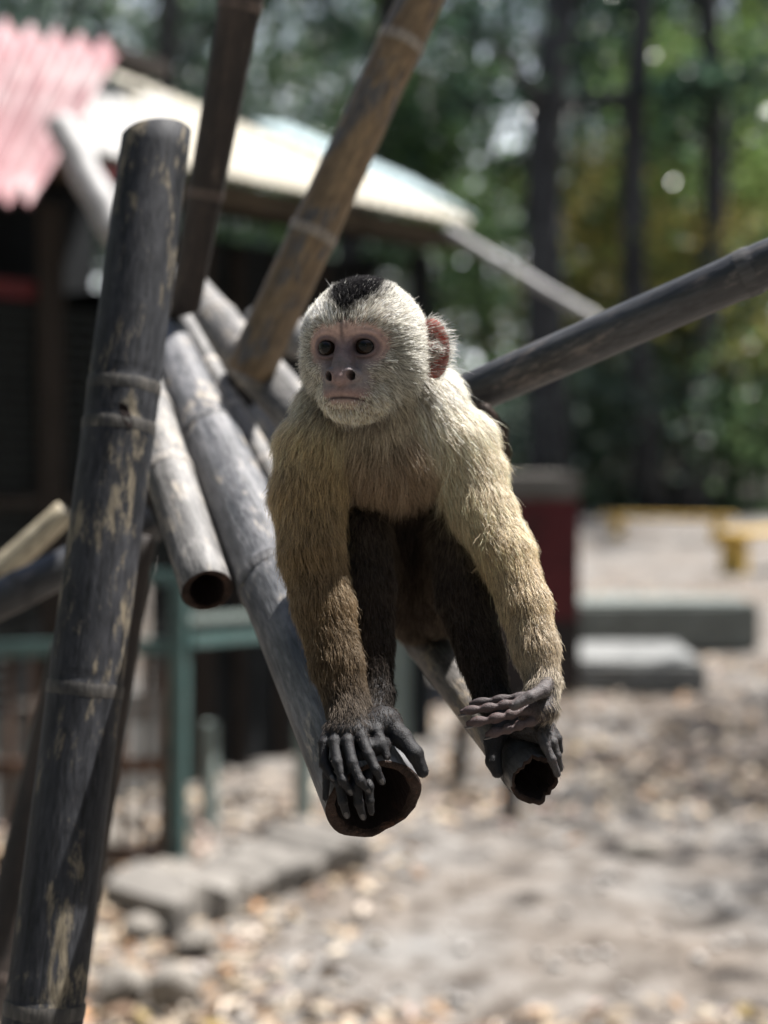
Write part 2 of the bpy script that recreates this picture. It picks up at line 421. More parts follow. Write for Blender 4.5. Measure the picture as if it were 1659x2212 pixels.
for px in (600, 690, 780, 870):
    q = onfloor(eave(px) + back * .50); o = box('wall_stud', M_darkw, None, (q.x, q.y, 1.18), (.06, .05, 2.36), (0, 0, .2), .004); sp(o)
slab('red_beam', M_red, onfloor(eave(-300) + back * .4), onfloor(eave(236) + back * .4), 2.03, 2.10, .05)
# low dark wall panel and wire netting between the posts
slab('plinth', M_conc2, onfloor(eave(-420) + back * .45), onfloor(eave(560) + back * .45), 0, .42, .10)
def wires(name, a, b, z0, z1, nx, nz, r=.0035):
    V = []; Fc = []
    def w_(p, q):
        v, f = sweep([p, q], [r, r], 4, False); k = len(V); V.extend(v); Fc.extend([tuple(i + k for i in ff) for ff in f])
    for i in range(nx + 1):
        p = a.lerp(b, i / nx); w_(Vector((p.x, p.y, z0)), Vector((p.x, p.y, z1)))
    for j in range(nz + 1):
        z = z0 + (z1 - z0) * j / nz; w_(Vector((a.x, a.y, z)), Vector((b.x, b.y, z)))
    o = mesh_obj(name, V, Fc, M_mesh, None, True); o['kind'] = 'stuff'; return o
sp(wires('wire_netting', onfloor(eave(-300) + back * .38), onfloor(eave(560) + back * .38), .42, 2.0, 60, 34))
for k, (px, z) in enumerate(((-60, 1.05), (330, 1.0))):
    a = onfloor(eave(-300) + back * .36); b = onfloor(eave(560) + back * .36)
    o = bar('rail', M_darkw, None, Vector((a.x, a.y, z + .2)), Vector((b.x, b.y, z + .2)), .04, .05) if k == 0 else None
    if o: sp(o)
o = bar('inner_post', M_rust, None, onfloor(eave(20) + back * 1.2), onfloor(eave(20) + back * 1.2) + Vector((0, 0, 1.5)), .07, .07); sp(o)
# bright pieces seen through the cage at the left
# pipe brace under the pink sheet and the slanting pole at the right corner
def rod(name, mat, a, b, ra, rb, label, cat, group=None, seg=14, wob=.004):
    n = 14; a, b = Vector(a), Vector(b); r = random.Random(name + label)
    pts = [a.lerp(b, i / n) + Vector((r.uniform(-1, 1), r.uniform(-1, 1), r.uniform(-1, 1))) * wob for i in range(n + 1)]
    V, Fc = sweep(pts, [ra + (rb - ra) * i / n for i in range(n + 1)], seg)
    o = mesh_obj(name, V, Fc, mat); 
    if label: tag(o, label, cat, group)
    return o
o = rod('brace_pipe', M_pipe, P(128, 262, 4.75), P(262, 520, 4.6), .05, .05, '', None); sp(o)
rod('slanting_pole', M_pipe, P(968, 498, 7.0), P(1330, 716, 6.6), .027, .024, 'thin grey pole slanting down from the shed roof corner', 'pole')

# ------------------------------------------------------------------ green steel gate in front of the shed
gp = ground(385, 1892); gate = empty('cage_gate', gp); tag(gate, 'green steel cage gate with narrow bars beside the concrete kerb', 'gate')
bpy.context.view_layer.update()
gd = gp.y
def gpt(px, py): return P(px, py, (gp - CAM).dot(FWD))
def gc(o): to_child(o, gate); return o
gc(bar('post', M_green, None, gpt(383, 1900), gpt(390, 1235), .055, .05))
gc(bar('post', M_rust, None, gpt(352, 1900), gpt(362, 1420), .03, .04))
gc(bar('rail', M_green, None, gpt(-60, 1404), gpt(362, 1396), .045, .05))
gc(bar('rail', M_green, None, gpt(-60, 1250), gpt(362, 1246), .04, .04))
gc(bar('rail', M_rust, None, gpt(-60, 1660), gpt(352, 1652), .035, .05))
gc(bar('rail', M_rust, None, gpt(-60, 1858), gpt(352, 1850), .035, .045))
for k, px in enumerate((-30, 20, 70, 120, 170, 222, 270, 312)):
    gc(bar('bar', M_rust, None, gpt(px - 3, 1862), gpt(px + 3, 1400), .022, .022))
# rail and post running back to the right
fr = empty('rail_fence', ground(640, 1800)); tag(fr, 'low pale green rail and post joining the gate to the shed', 'fence')
bpy.context.view_layer.update()
for o in (bar('rail', M_green, None, gpt(408, 1384), P(700, 1362, 6.4), .035, .045), bar('rail', M_greyg, None, gpt(408, 1338), P(700, 1320, 6.4), .015, .03),
          bar('post', M_greyg, None, P(856, 1566, 8.0), P(862, 1180, 8.0), .185, .10)):
    to_child(o, fr)
fp = ground(440, 1795); 
for (px, py0, py1, wd) in ((450, 1800, 1560, .05), (655, 1790, 1545, .06)):
    q = ground(px, py0); dq = (q - CAM).dot(FWD)
    to_child(bar('post', M_greyg, None, q, P(px + 4, py1, dq), wd, .05), fr)

# ------------------------------------------------------------------ kerb, stones, plinths, benches
def prism_along(name, pts, wdt, hgt, mat, seed):
    """lumpy concrete strip following ground points"""
    pts = [Vector(p) for p in pts]; V = []; Fc = []; r = random.Random(seed); n = len(pts)
    prof = [(-.5, -.3), (-.5, .86), (-.45, .98), (-.2, 1.0), (.1, .97), (.45, 1.0), (.5, .88), (.5, -.3)]
    for i, p in enumerate(pts):
        t_ = (pts[min(i + 1, n - 1)] - pts[max(i - 1, 0)]); t_.z = 0; t_.normalize(); s_ = Vector((-t_.y, t_.x, 0))
        hh = hgt * r.uniform(.6, 1.35); ww = wdt * r.uniform(.8, 1.2)
        for (a, b) in prof: V.append(p + s_ * (a * ww + r.uniform(-.01, .01)) + Vector((0, 0, b * hh + r.uniform(-.006, .006))))
    k = len(prof)
    for i in range(n - 1):
        for j in range(k): Fc.append((i * k + j, i * k + (j + 1) % k, (i + 1) * k + (j + 1) % k, (i + 1) * k + j))
    Fc.append(tuple(range(k))); Fc.append(tuple((n - 1) * k + j for j in range(k))[::-1])
    return mesh_obj(name, V, Fc, mat, None, False)
ka, kb, kc_ = ground(300, 1990), ground(470, 1940), ground(735, 1862)
kp = [ka.lerp(kb, i / 6) for i in range(7)] + [kb.lerp(kc_, i / 14) for i in range(1, 15)]
tag(prism_along('concrete_kerb', kp, .34, .11, M_conc, 3), 'low worn concrete kerb running in front of the green gate', 'kerb')
def rock(px, py, wpx, hs, seed, label, mat=M_stone):
    p = ground(px, py); d = (p - CAM).dot(FWD); r = wpx / F * d / 2
    me = rock_mesh('stone', seed, 1.0, 3, .25, (1, .85, hs)); me.materials.append(mat)
    o = bpy.data.objects.new('stone', me); C.objects.link(o); o.scale = (r, r, r); o.location = (p.x, p.y + r * .6, r * hs * .75); o.rotation_euler = (0, 0, seed * 1.3)
    tag(o, label, 'stone', 'stones at the end of the kerb')
rock(345, 1960, 130, .85, 2, 'squarish pale stone standing at the end of the concrete kerb')
rock(255, 2185, 125, .8, 5, 'rounded tan stone lying at the foot of the thick dark bamboo pole')
rock(372, 2190, 130, .9, 8, 'grey green upright stone between the tan stone and the leaves')
rock(268, 1800, 95, .6, 11, 'pale rounded stone on top of the pile behind the dark pole')
rock(245, 1850, 105, .8, 14, 'broken pale stone lower in the pile behind the dark pole')
rock(300, 2035, 90, .7, 17, 'small brown stone in front of the kerb end')
rock(425, 2060, 110, .55, 20, 'low flat stone among the dry leaves beside the kerb')
rock(560, 1600, 90, .5, 23, 'dark stone lying on the earth beyond the rail fence', M_conc2)
rock(1390, 1860, 120, .35, 26, 'flat grey stone half buried in the open earth')

# rubble bed behind the gate
pil = empty('painted_pillar', ground(1160, 1505)); tag(pil, 'square maroon painted pillar with a grey slab on top', 'pillar')
bpy.context.view_layer.update()
pd = (Vector(pil.location) - CAM).dot(FWD); pw = 196 / F * pd
c = Vector(pil.location) + Vector((-.03, pw / 2, 0))
zt = P(1160, 1078, pd).z
zb = P(1160, 1345, pd).z
for o in (box('shaft', M_red, None, c + Vector((0, 0, (zt + zb) / 2)), (pw, pw, zt - zb), (0, 0, .05), .012),
          box('base', plain_mat('dark_base', (.035, .028, .027), .85, .3, 4), None, c + Vector((0, 0, zb / 2)), (pw * 1.02, pw * 1.02, zb + .04), (0, 0, .05), .012),
          box('slab', M_conc, None, c + Vector((-.02, .22, zt + .075)), (pw * 1.05, pw * 1.9, .15), (0, 0, .05), .02)):
    to_child(o, pil)
def block(name, pxa, pxb, pyb, pyt, depth, label, mat):
    a, b = ground(pxa, pyb), ground(pxb, pyb); d = (a - CAM).dot(FWD); h = P(pxa, pyt, d).z
    o = box(name, mat, None, ((a.x + b.x) / 2, a.y + depth / 2, h / 2 - .01), (b.x - a.x, depth, h), (0, 0, -.03), .03, .008, len(label))
    tag(o, label, 'concrete block', 'concrete blocks beside the pillar')
block('concrete_block', 1185, 1532, 1500, 1424, 1.0, 'low dark faced concrete step nearest the maroon pillar', M_conc2)
block('concrete_block', 1240, 1642, 1405, 1298, .7, 'longer grey green concrete block behind the low step', plain_mat('mossy_concrete', (.185, .20, .187), .9, .2, 4, .2, dirt=(.13, .135, .125), dirt_amt=.4))
def bench(pa, pb, py, h, label, legs):
    a, b = ground(pa[0], pa[1]), ground(pb[0], pb[1])
    e = empty('bench', (a + b) / 2); tag(e, label, 'bench', 'yellow benches at the edge of the trees'); bpy.context.view_layer.update()
    d = (b - a); ang = math.atan2(d.y, d.x); c = (a + b) / 2
    z0 = float(gheight(np.array(c.x), np.array(c.y)))
    s_ = Vector((-math.sin(ang), math.cos(ang), 0))
    for k in range(3):
        q = c + s_ * ((k - 1) * .15)
        to_child(box('seat_plank', M_yel, None, (q.x, q.y, h), (d.length, .13, .06), (0, 0, ang), .01), e)
    for f in legs:
        q = a.lerp(b, f); to_child(box('leg', M_yel, None, (q.x, q.y, h / 2 - .02), (.14, .34, h), (0, 0, ang), .01), e)
bench((1300, 1172), (1585, 1178), 1100, .47, 'yellow bench set squarely before the shrubs', (.12, .88))
bench((1560, 1240), (1800, 1215), 1130, .50, 'nearer yellow bench with a thick yellow leg', (.10, .9))
# pair of short stakes under the monkey
def stake(px, py, pxt, pyt, wpx, label):
    q = ground(px, py); d = (q - CAM).dot(FWD); r = wpx / F * d / 2
    rod('wooden_stake', M_darkw, q - Vector((0, 0, .05)), P(pxt, pyt, d), r, r * .85, label, 'stake', 'short stakes in the earth', 10, .006)
stake(986, 1695, 1012, 1480, 34, 'thin dark stake standing in the earth beyond the kerb end')
stake(1094, 1775, 1118, 1560, 36, 'thicker dark stake standing in open leaf litter')

# ------------------------------------------------------------------ trees
M_bark = plain_mat('tree_bark', (.045, .044, .045), .95, .5, 2.2, .15, (1, 1, .4), bump=.9, dirt=(.12, .12, .115), dirt_amt=.38)
GREENS = {'dark': [(.060, .115, .075), (.085, .145, .088), (.036, .074, .055)], 'mid': [(.13, .21, .085), (.16, .25, .11), (.065, .13, .070)],
          'yellow': [(.34, .32, .085), (.26, .29, .085), (.42, .34, .10), (.14, .19, .07)], 'grey': [(.22, .28, .23), (.16, .23, .185), (.30, .35, .30), (.07, .12, .09)],
          'bright': [(.26, .38, .10), (.34, .43, .14), (.17, .27, .09)]}
GREENS = {k: [tuple(c * .95 for c in v) for v in vs_] for k, vs_ in GREENS.items()}
def tree(name, label, x, y, height, tr, clumps, per, tone, seed, crown=(1.5, None, 2.0), leaf=(.12, .24), lean=(0, 0), fork=False, cat='tree', group='trees at the edge of the clearing', limbs=7):
    g = np.random.default_rng(seed); r = random.Random(seed)
    z0 = float(gheight(np.array(x), np.array(y))) - .1
    e = empty(name, (x, y, z0)); tag(e, label, cat, group)
    def path(p, d, L, ra, rb, n=9, w=.06):
        pts = [Vector(p)]; d = Vector(d).normalized()
        for i in range(n):
            d = (d + Vector((r.gauss(0, w), r.gauss(0, w), r.gauss(0, w * .5)))).normalized(); pts.append(pts[-1] + d * (L / n))
        return pts, [ra + (rb - ra) * (i / n) ** .8 for i in range(n + 1)]
    V = []; Fc = []; tips = []
    def addp(pts, rad, seg=9):
        v, f = sweep(pts, rad, seg); k = len(V); V.extend(v); Fc.extend([tuple(i + k for i in q) for q in f])
    for s in ((-1, 1) if fork else (0,)):
        pts, rad = path((s * tr * 1.2, 0, 0), (lean[0] + s * .06, lean[1], 1), height, tr, tr * .55, 14, .055)
        rad[0] *= 1.35; addp(pts, rad, 10); tips.append(pts)
    lb = []
    for k in range(limbs):
        tp = r.choice(tips); i = r.randrange(max(2, int(len(tp) * .35)), len(tp))
        a = r.uniform(0, 6.283); L = r.uniform(.6, 1.25) * crown[2]
        pts, rad = path(tp[i], (math.cos(a), math.sin(a), r.uniform(.1, .8)), L, tr * .32, tr * .08, 6, .14); addp(pts, rad, 6); lb.append(pts)
    trunk = mesh_obj('trunk', V, Fc, M_bark, e)
    lo, hi, cr = crown; hi = hi or height
    cs = []
    for k in range(clumps):
        if lb and r.random() < .45: p = Vector(r.choice(r.choice(lb)[2:]))
        else:
            a = r.uniform(0, 6.283); q = cr * math.sqrt(r.random()); z = r.uniform(lo, hi)
            ax = tips[0][min(len(tips[0]) - 1, int(z / height * (len(tips[0]) - 1)))]
            p = Vector((ax.x + math.cos(a) * q, ax.y + math.sin(a) * q, z))
        cs.append(p)
    cs = np.array([tuple(c) for c in cs]); ci = g.integers(0, len(cs), clumps * per)
    sz = g.uniform(.35, .85, len(cs))[ci]
    pos = cs[ci] + g.normal(0, 1, (len(ci), 3)) * sz[:, None] * np.array((1, 1, .6))
    pos[:, 2] = np.maximum(pos[:, 2], .1)
    pal = np.array(GREENS[tone]); cc = pal[g.integers(0, len(pal), len(cs))][ci] * np.clip(g.lognormal(-.25, .55, (len(ci), 1)), .25, 2.2)
    leaves_mesh('crown', pos, g.uniform(*leaf, len(ci)), np.clip(cc, 0, 1), g, .8, M_leaf, e, .48, .10)
    return e
K_ = 1.75
def tx(px, d): return (px - CX) / F * d * K_
# tall trunks one can pick out
BIG = [(1182, 17.4, .262, 'dark', False, 'tall straight dark trunk rising right of the slanting pole', (.0, 0)),
       (1448, 17.8, .185, 'dark', True, 'forked pair of dark trunks with brown bark among yellow leaves', (.01, 0)),
       (705, 21.0, .215, 'mid', False, 'grey trunk showing above the cream roof between two bamboo poles', (.01, 0)),
       (1042, 23.0, .11, 'mid', False, 'slim pale grey trunk just beyond the shed roof corner', (0, 0)),
       (1388, 24.0, .10, 'dark', False, 'slender dark sapling between the two big right trunks', (.01, 0)),
       (1640, 26.0, .16, 'dark', False, 'dim trunk half lost in the foliage of the bright green shrub', (-.01, 0)),
       (330, 20.0, .17, 'dark', False, 'trunk hidden behind the pink roof sheet', (.02, 0)),
       (60, 24.0, .18, 'mid', False, 'trunk standing behind the shed beyond the pink roof', (0, 0))]
for k, (px, d, r_, tone, fk, lab, ln) in enumerate(BIG):
    tree('forest_tree', lab, tx(px, d), d * K_, 13.5 * K_, r_ * K_, 52, 90, tone, 100 + k, (7.0 * K_, 14.0 * K_, 3.2 * K_), (.22, .45), ln, fk)
# leafy understorey
US = [(1290, 22.5, 5.4, 'yellow', 1.5, 'yellow green leafy tree between the straight trunk and the forked trunks', .6),
      (1590, 20, 5.9, 'bright', 1.6, 'bright green leafy tree right of the forked trunks', 1.2),
      (1570, 19, 3.6, 'yellow', 1.2, 'yellowing bush below the bright green tree', .5),
      (1130, 24, 4.4, 'yellow', 1.2, 'loose yellow leaved tree behind the slanting pole', .5),
      (950, 22, 6.4, 'mid', 1.4, 'open mid green tree above the shed roof corner with sky gaps', 2.5),
      (840, 25, 9.5, 'dark', 1.8, 'dark green tree seen between the tan pole and the roof', 2.5),
      (560, 22, 9.0, 'mid', 1.8, 'green tree seen between the two raised bamboo poles', 3.0),
      (400, 20, 8.4, 'grey', 1.8, 'grey green tree above the cream roof by the leaning dark pole', 3.2),
      (180, 22, 9.0, 'dark', 2.0, 'dark green tree over the top of the pink sheet', 3.2),
      (-20, 20, 9.0, 'grey', 2.0, 'grey green tree above the left end of the pink sheet', 3.2),
      (1300, 30, 10.5, 'dark', 2.2, 'deep green tree high behind the straight trunk', 4.5),
      (1520, 29, 11.0, 'dark', 2.4, 'deep green tree high behind the forked trunks', 3.5),
      (1700, 24, 10.0, 'mid', 2.4, 'tall green tree at the edge beyond the bright green tree', 3.0),
      (1400, 33, 9.0, 'yellow', 2.0, 'far yellow green tree between the forked and straight trunks', 2.0),
      (720, 30, 10.5, 'grey', 2.0, 'hazy grey green tree behind the grey trunk', 3.5)]
for k, (px, d, h, tone, cr, lab, lo) in enumerate(US):
    tree('understorey_tree', lab, tx(px, d), d * K_, h * K_, .11, int(20 + cr * 24 + h * 3), 75, tone, 200 + k, (lo * K_, h * 1.02 * K_, cr * K_), (.17, .36), (0, 0), False, 'tree', 'leafy trees behind the clearing', 9)
SH = [(1150, 18.5, 1.7, 'grey', 'pale grey green shrub beside the curled tail'), (1260, 19, 1.9, 'mid', 'green shrub at the foot of the straight trunk'),
      (1395, 18.6, 1.9, 'grey', 'silvery green shrub under the black bamboo pole'), (1500, 18.4, 2.0, 'mid', 'green shrub behind the squarely set bench'),
      (1630, 18.8, 2.2, 'mid', 'tall leafy shrub beyond the nearer bench'), (1340, 20, 2.5, 'grey', 'grey green bush between the straight and forked trunks'),
      (1700, 20, 2.6, 'grey', 'grey green bush beyond the tall leafy shrub'), (1080, 20, 1.7, 'mid', 'small green bush by the maroon pillar')]
for k, (px, d, h, tone, lab) in enumerate(SH):
    tree('shrub', lab, tx(px, d), d * K_, h * .8 * K_, .05, 30, 75, tone, 300 + k, (.15, h * K_, h * .62 * K_), (.13, .29), (0, 0), False, 'shrub', 'shrubs along the clearing', 8)
# two trees at the clearing's right whose crowns shade the earth
for k, (x, y, h, cr, lab) in enumerate(((6.4, 8.6, 11.0, 2.6, 'broad tree at the clearing side shading the leaf litter'),)):
    tree('shade_tree', lab, x, y, h, .2, 34, 70, 'mid', 400 + k, (6.2, h, cr), (.12, .26), (0, 0), False, 'tree', 'shade trees beside the clearing', 10)
# far wood that reads as one mass
g = np.random.default_rng(77); n = 44000
a = g.uniform(-.75, .75, n); rr = g.uniform(68, 105, n)
lump = hnoise(a * 30, rr * .2, 1.0, 6)
zz = g.random(n) ** .8 * (22 + 6 * lump)
gap = np.exp(-((np.tan(a) * F + CX - 1095) / 95) ** 2) * (zz > 11)
keep = g.random(n) > gap * .9
pos = np.stack([rr * np.sin(a), rr * np.cos(a), zz + gheight(rr * np.sin(a), rr * np.cos(a))], 1)[keep]
pal = np.array(GREENS['dark'] + GREENS['mid'] + GREENS['grey'] + GREENS['yellow'][:1]); blk = (np.floor(a * 26) * 7 + np.floor(zz / 2.2) * 3 + np.floor(rr / 6)).astype(int)[keep] % len(pal)
wood = leaves_mesh('far_wood', pos, g.uniform(.55, 1.2, len(pos)), pal[blk] * np.clip(g.lognormal(-.45, .5, (len(pos), 1)), .2, 1.8), g, .5, M_leaf, None, .6, .08)
tag(wood, 'distant green wood closing off the clearing', 'wood', kind='stuff')

# the wood goes on round the clearing, behind the camera
g = np.random.default_rng(78); n = 40000
a = g.uniform(.72, 2 * math.pi - .72, n); rr = g.uniform(14, 30, n); zz = g.random(n) ** .85 * (17 + 2.5 * hnoise(a * 9, rr * .3, 1.0, 9))
pos = np.stack([rr * np.sin(a), rr * np.cos(a), zz], 1)
wood2 = leaves_mesh('surrounding_wood', pos, g.uniform(.45, .95, n), pal[g.integers(0, len(pal), n)] * g.uniform(.6, 1.2, (n, 1)), g, .5, M_leaf, None, .6, .08)
tag(wood2, 'green wood standing round the rest of the clearing', 'wood', kind='stuff')
# ================================================================== bamboo frame
M_rim = plain_mat('charred_bamboo_rim', (.040, .024, .018), .85, .6, 70, .2, bump=.8, dirt=(.11, .050, .030), dirt_amt=.36)
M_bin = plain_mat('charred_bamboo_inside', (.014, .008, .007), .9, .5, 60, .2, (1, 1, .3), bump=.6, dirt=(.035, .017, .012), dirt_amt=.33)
B_dark = bamboo_mat('bamboo_weathered_shaded', (.010, .011, .014), (.050, .051, .057), (.19, .16, .115), .435, .58, 1.0, .2)  # weathered mottling; the shade on the thick pole is put in as darker tones
B_grey = bamboo_mat('bamboo_grey', (.052, .055, .061), (.205, .202, .208), (.33, .29, .24), .42, .46, 4.0)
B_grey2 = bamboo_mat('bamboo_grey_pale', (.075, .072, .07), (.245, .235, .225), (.34, .30, .25), .42, .58, 9.0)
B_black = bamboo_mat('bamboo_black_smooth', (.012, .0125, .015), (.050, .051, .055), (.12, .10, .09), .42, .44, 2.5, .55, .06)
B_tan = bamboo_mat('bamboo_tan', (.125, .085, .052), (.30, .205, .115), (.11, .105, .105), .45, .5, 6.0)
B_brown = bamboo_mat('bamboo_dark_brown', (.018, .014, .013), (.060, .043, .035), (.12, .09, .07), .38, .6, 3.3)
B_cream = bamboo_mat('bamboo_cream', (.36, .30, .20), (.56, .49, .36), (.46, .38, .27), .35, .5, 8.1)
B_thin = bamboo_mat('bamboo_thin_weathered', (.060, .055, .052), (.20, .185, .17), (.34, .28, .21), .45, .6, 7.7)
B_char = bamboo_mat('bamboo_charred_end', (.022, .020, .020), (.095, .088, .085), (.20, .18, .16), .42, .6, 7.7)
def bamboo(name, label, A, B, rA, rB, mat, nodes=(), open_a=False, open_b=False, wall=.17, bend=0.0, seed=0, ragged=0.0, group='bamboo poles of the climbing frame', flare=.055, rimmat=None, cut=0.0, char=None):
    """culm along local Z from A to B; nodes are fractions of the length"""
    A, B = Vector(A), Vector(B); Lg = (B - A).length
    def row(f):
        v = A + (B - A) * f - CAM; return CY - F * v.dot(UP) / max(.01, v.dot(FWD))
    def at_row(py):                                   # fraction of the length seen at a pixel row
        fs = np.linspace(0, 1, 2001); return float(fs[np.argmin([abs(row(f) - py) for f in fs])])
    nodes = [at_row(f) if f > 1 else f for f in nodes]
    e = empty(name, A); e.rotation_euler = (B - A).to_track_quat('Z', 'Y').to_euler(); tag(e, label, 'bamboo pole', group)
    rn = random.Random(seed); SEG = 40
    zs = set(np.linspace(0, Lg, max(12, int(Lg / .018))).tolist())
    for f in nodes:
        for o in (-.020, -.012, -.007, -.004, 0, .004, .007, .012, .020): zs.add(min(Lg, max(0, f * Lg + o)))
    zs = sorted(zs)
    ph = [rn.uniform(0, 6.28) for _ in range(8)]
    def bendx(z): return bend * math.sin(math.pi * z / Lg)
    def rad(z, a):
        r = rA + (rB - rA) * z / Lg
        sw = 0
        for f in nodes:
            dz = (z - f * Lg) / .012; sw += flare * math.exp(-dz * dz) - .030 * math.exp(-((z - f * Lg - .0065) / .0028) ** 2)
        ir = .010 * math.sin(2 * a + ph[0] + z * 3) + .007 * math.sin(3 * a + ph[1] - z * 5) + .006 * math.sin(9 * z + ph[2]) + .004 * math.sin(7 * a + ph[5])
        return r * (1 + sw + ir)
    V = []; Fc = []; mi = []
    for z in zs:
        for k in range(SEG):
            a = 2 * math.pi * k / SEG; r = rad(z, a)
            zz = z
            V.append((r * math.cos(a) + bendx(z), r * math.sin(a), zz))
    def ring(i): return [i * SEG + k for k in range(SEG)]
    n = len(zs)
    for i in range(n - 1):
        for k in range(SEG):
            Fc.append((i * SEG + k, i * SEG + (k + 1) % SEG, (i + 1) * SEG + (k + 1) % SEG, (i + 1) * SEG + k)); mi.append(3 if char and zs[i] >= char[0] * Lg - 1e-6 else 0)
    def end(zi, sgn, opened):
        base = ring(zi); z = zs[zi]; r0 = rA if zi == 0 else rB
        def push(pts):
            k = len(V); V.extend(pts); return list(range(k, k + len(pts)))
        def link(a, b, m):
            for k in range(SEG):
                q = (a[k], a[(k + 1) % SEG], b[(k + 1) % SEG], b[k]); Fc.append(q if sgn > 0 else q[::-1]); mi.append(m)
        jag = [ragged * (.5 * math.sin(3 * t_ + ph[3]) + .35 * math.sin(7 * t_ + ph[4]) + rn.uniform(-.5, .5)) for t_ in np.linspace(0, 2 * math.pi, SEG, endpoint=False)]
        slant = [cut * math.sin(t_ + ph[6]) for t_ in np.linspace(0, 2 * math.pi, SEG, endpoint=False)]
        if opened:
            for j, vi in enumerate(base):
                x, y, zz = V[vi]; V[vi] = (x, y, zz + sgn * (jag[j] + slant[j]))
            w_ = [wall * (1 + .28 * math.sin(2 * t_ + ph[2]) + .10 * rn.uniform(-1, 1)) for t_ in np.linspace(0, 2 * math.pi, SEG, endpoint=False)]
            bx = bendx(z)
            lip = push([((V[vi][0] - bx) * 1.0 + bx - math.cos(2 * math.pi * j / SEG) * r0 * .05, V[vi][1] - math.sin(2 * math.pi * j / SEG) * r0 * .05, V[vi][2] + sgn * r0 * .035) for j, vi in enumerate(base)])
            inn = push([(math.cos(2 * math.pi * j / SEG) * r0 * (1 - w_[j] + .03) + bx, math.sin(2 * math.pi * j / SEG) * r0 * (1 - w_[j] + .03), V[base[j]][2] + sgn * r0 * .02) for j in range(SEG)])
            in2 = push([(math.cos(2 * math.pi * j / SEG) * r0 * (1 - w_[j]) + bx, math.sin(2 * math.pi * j / SEG) * r0 * (1 - w_[j]), V[base[j]][2] - sgn * r0 * .08) for j in range(SEG)])
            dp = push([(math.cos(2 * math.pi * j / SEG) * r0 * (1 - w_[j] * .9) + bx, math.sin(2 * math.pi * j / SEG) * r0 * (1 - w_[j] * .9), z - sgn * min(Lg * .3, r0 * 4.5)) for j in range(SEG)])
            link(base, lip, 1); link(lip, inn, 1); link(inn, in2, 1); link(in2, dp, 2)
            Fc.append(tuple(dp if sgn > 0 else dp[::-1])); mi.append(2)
        else:
            in1 = push([(math.cos(2 * math.pi * j / SEG) * r0 * .93 + bendx(z), math.sin(2 * math.pi * j / SEG) * r0 * .93, z + sgn * (r0 * .07 + slant[j])) for j in range(SEG)])
            for j, vi in enumerate(base):
                x, y, zz = V[vi]; V[vi] = (x, y, zz + sgn * slant[j])
            link(base, in1, 0); Fc.append(tuple(in1 if sgn > 0 else in1[::-1])); mi.append(0)
    end(0, -1, open_a); end(n - 1, 1, open_b)
    culm = mesh_obj('culm', V, Fc, [mat, M_rim, M_bin, (char or (0, mat))[1]], e, True, mi)
    m_ = culm.modifiers.new('edge', 'EDGE_SPLIT') if False else None
    M_ring = NODE_MATS[mat.name]
    for f in nodes:
        z = f * Lg; NV = []; NF = []
        prof = [(-.0060, .0), (-.0035, .028), (0.0, .040), (.0022, .030), (.0040, .004)]
        ts = [rn.uniform(-.0012, .0012) for _ in range(SEG)]
        for (dz, dr) in prof:
            for k in range(SEG):
                a = 2 * math.pi * k / SEG; r = rad(z, a) * (1 + dr * .45) * (.998) ; NV.append((r * math.cos(a) + bendx(z), r * math.sin(a), z + dz + ts[k] * .5 + .0010 * math.sin(a * 2 + ph[7])))
        for i in range(len(prof) - 1):
            for k in range(SEG): NF.append((i * SEG + k, i * SEG + (k + 1) % SEG, (i + 1) * SEG + (k + 1) % SEG, (i + 1) * SEG + k))
        mesh_obj('node_ring', NV, NF, M_ring, culm)
    return e
NODE_MATS = {m.name: bamboo_mat(m.name + '_node', d, l, p, .4, .6, 5.0) for m, d, l, p in (
    (B_dark, (.022, .021, .022), (.085, .076, .066), (.20, .17, .13)), (B_grey, (.05, .05, .054), (.17, .165, .165), (.30, .26, .22)), (B_grey2, (.16, .15, .14), (.36, .33, .30), (.44, .39, .33)),
    (B_black, (.035, .035, .038), (.08, .078, .078), (.14, .12, .11)), (B_tan, (.22, .185, .15), (.42, .36, .30), (.36, .30, .26)), (B_brown, (.06, .045, .04), (.15, .11, .09), (.2, .15, .12)), (B_char, (.02, .02, .02), (.07, .065, .062), (.12, .11, .10)), (B_cream, (.3, .25, .17), (.4, .34, .24), (.4, .3, .2)), (B_thin, (.02, .02, .02), (.07, .065, .062), (.12, .11, .10)))}
def ext(a, b, z):
    """carry the line a->b on until height z"""
    t_ = (z - a.z) / (b.z - a.z); return a + (b - a) * t_
def UM(r, wu): return r * (F + wu) / F * S0
def seg(name, label, a, b, mat, **kw):
    """bamboo between two (px, py, w, r) readings"""
    return bamboo(name, label, PW(*a[:3]), PW(*b[:3]), UM(a[3], a[2]), UM(b[3], b[2]), mat, **kw)
# big hollow pole under its right hand
E_ = PW(807, 1727, -100); Bk = PW(374, 795, 1480)
bamboo('bamboo_pole', 'big hollow grey bamboo pole whose charred open end the monkey holds', Bk + (Bk - E_) * .42, E_, UM(50, 1480), UM(108, -100), B_grey, nodes=(.22, 948, 1262), open_b=True, wall=.185, seed=2, ragged=.0012, bend=.004)
# thin charred pole under its left hand
E2 = PW(1157, 1685, -100); K2 = PW(930, 1388, 583)
bamboo('bamboo_pole', 'thin charred bamboo pole with a ragged broken end under the other hand', E2 + (K2 - E2) * 4.1, E2, UM(49, 583), UM(55, -100), B_thin, nodes=(.42, .755, .955, .982), open_b=True, wall=.17, seed=5, ragged=.0035, bend=-.003, char=(.955, B_char))
# short hollow pole left of them
seg('bamboo_pole', 'short pale bamboo pole with a dark round hollow end below the bundle', (262, 700, 1500, 44), (448, 1276, 520, 57), B_grey2, nodes=(.38, .62), open_b=True, wall=.27, seed=8)
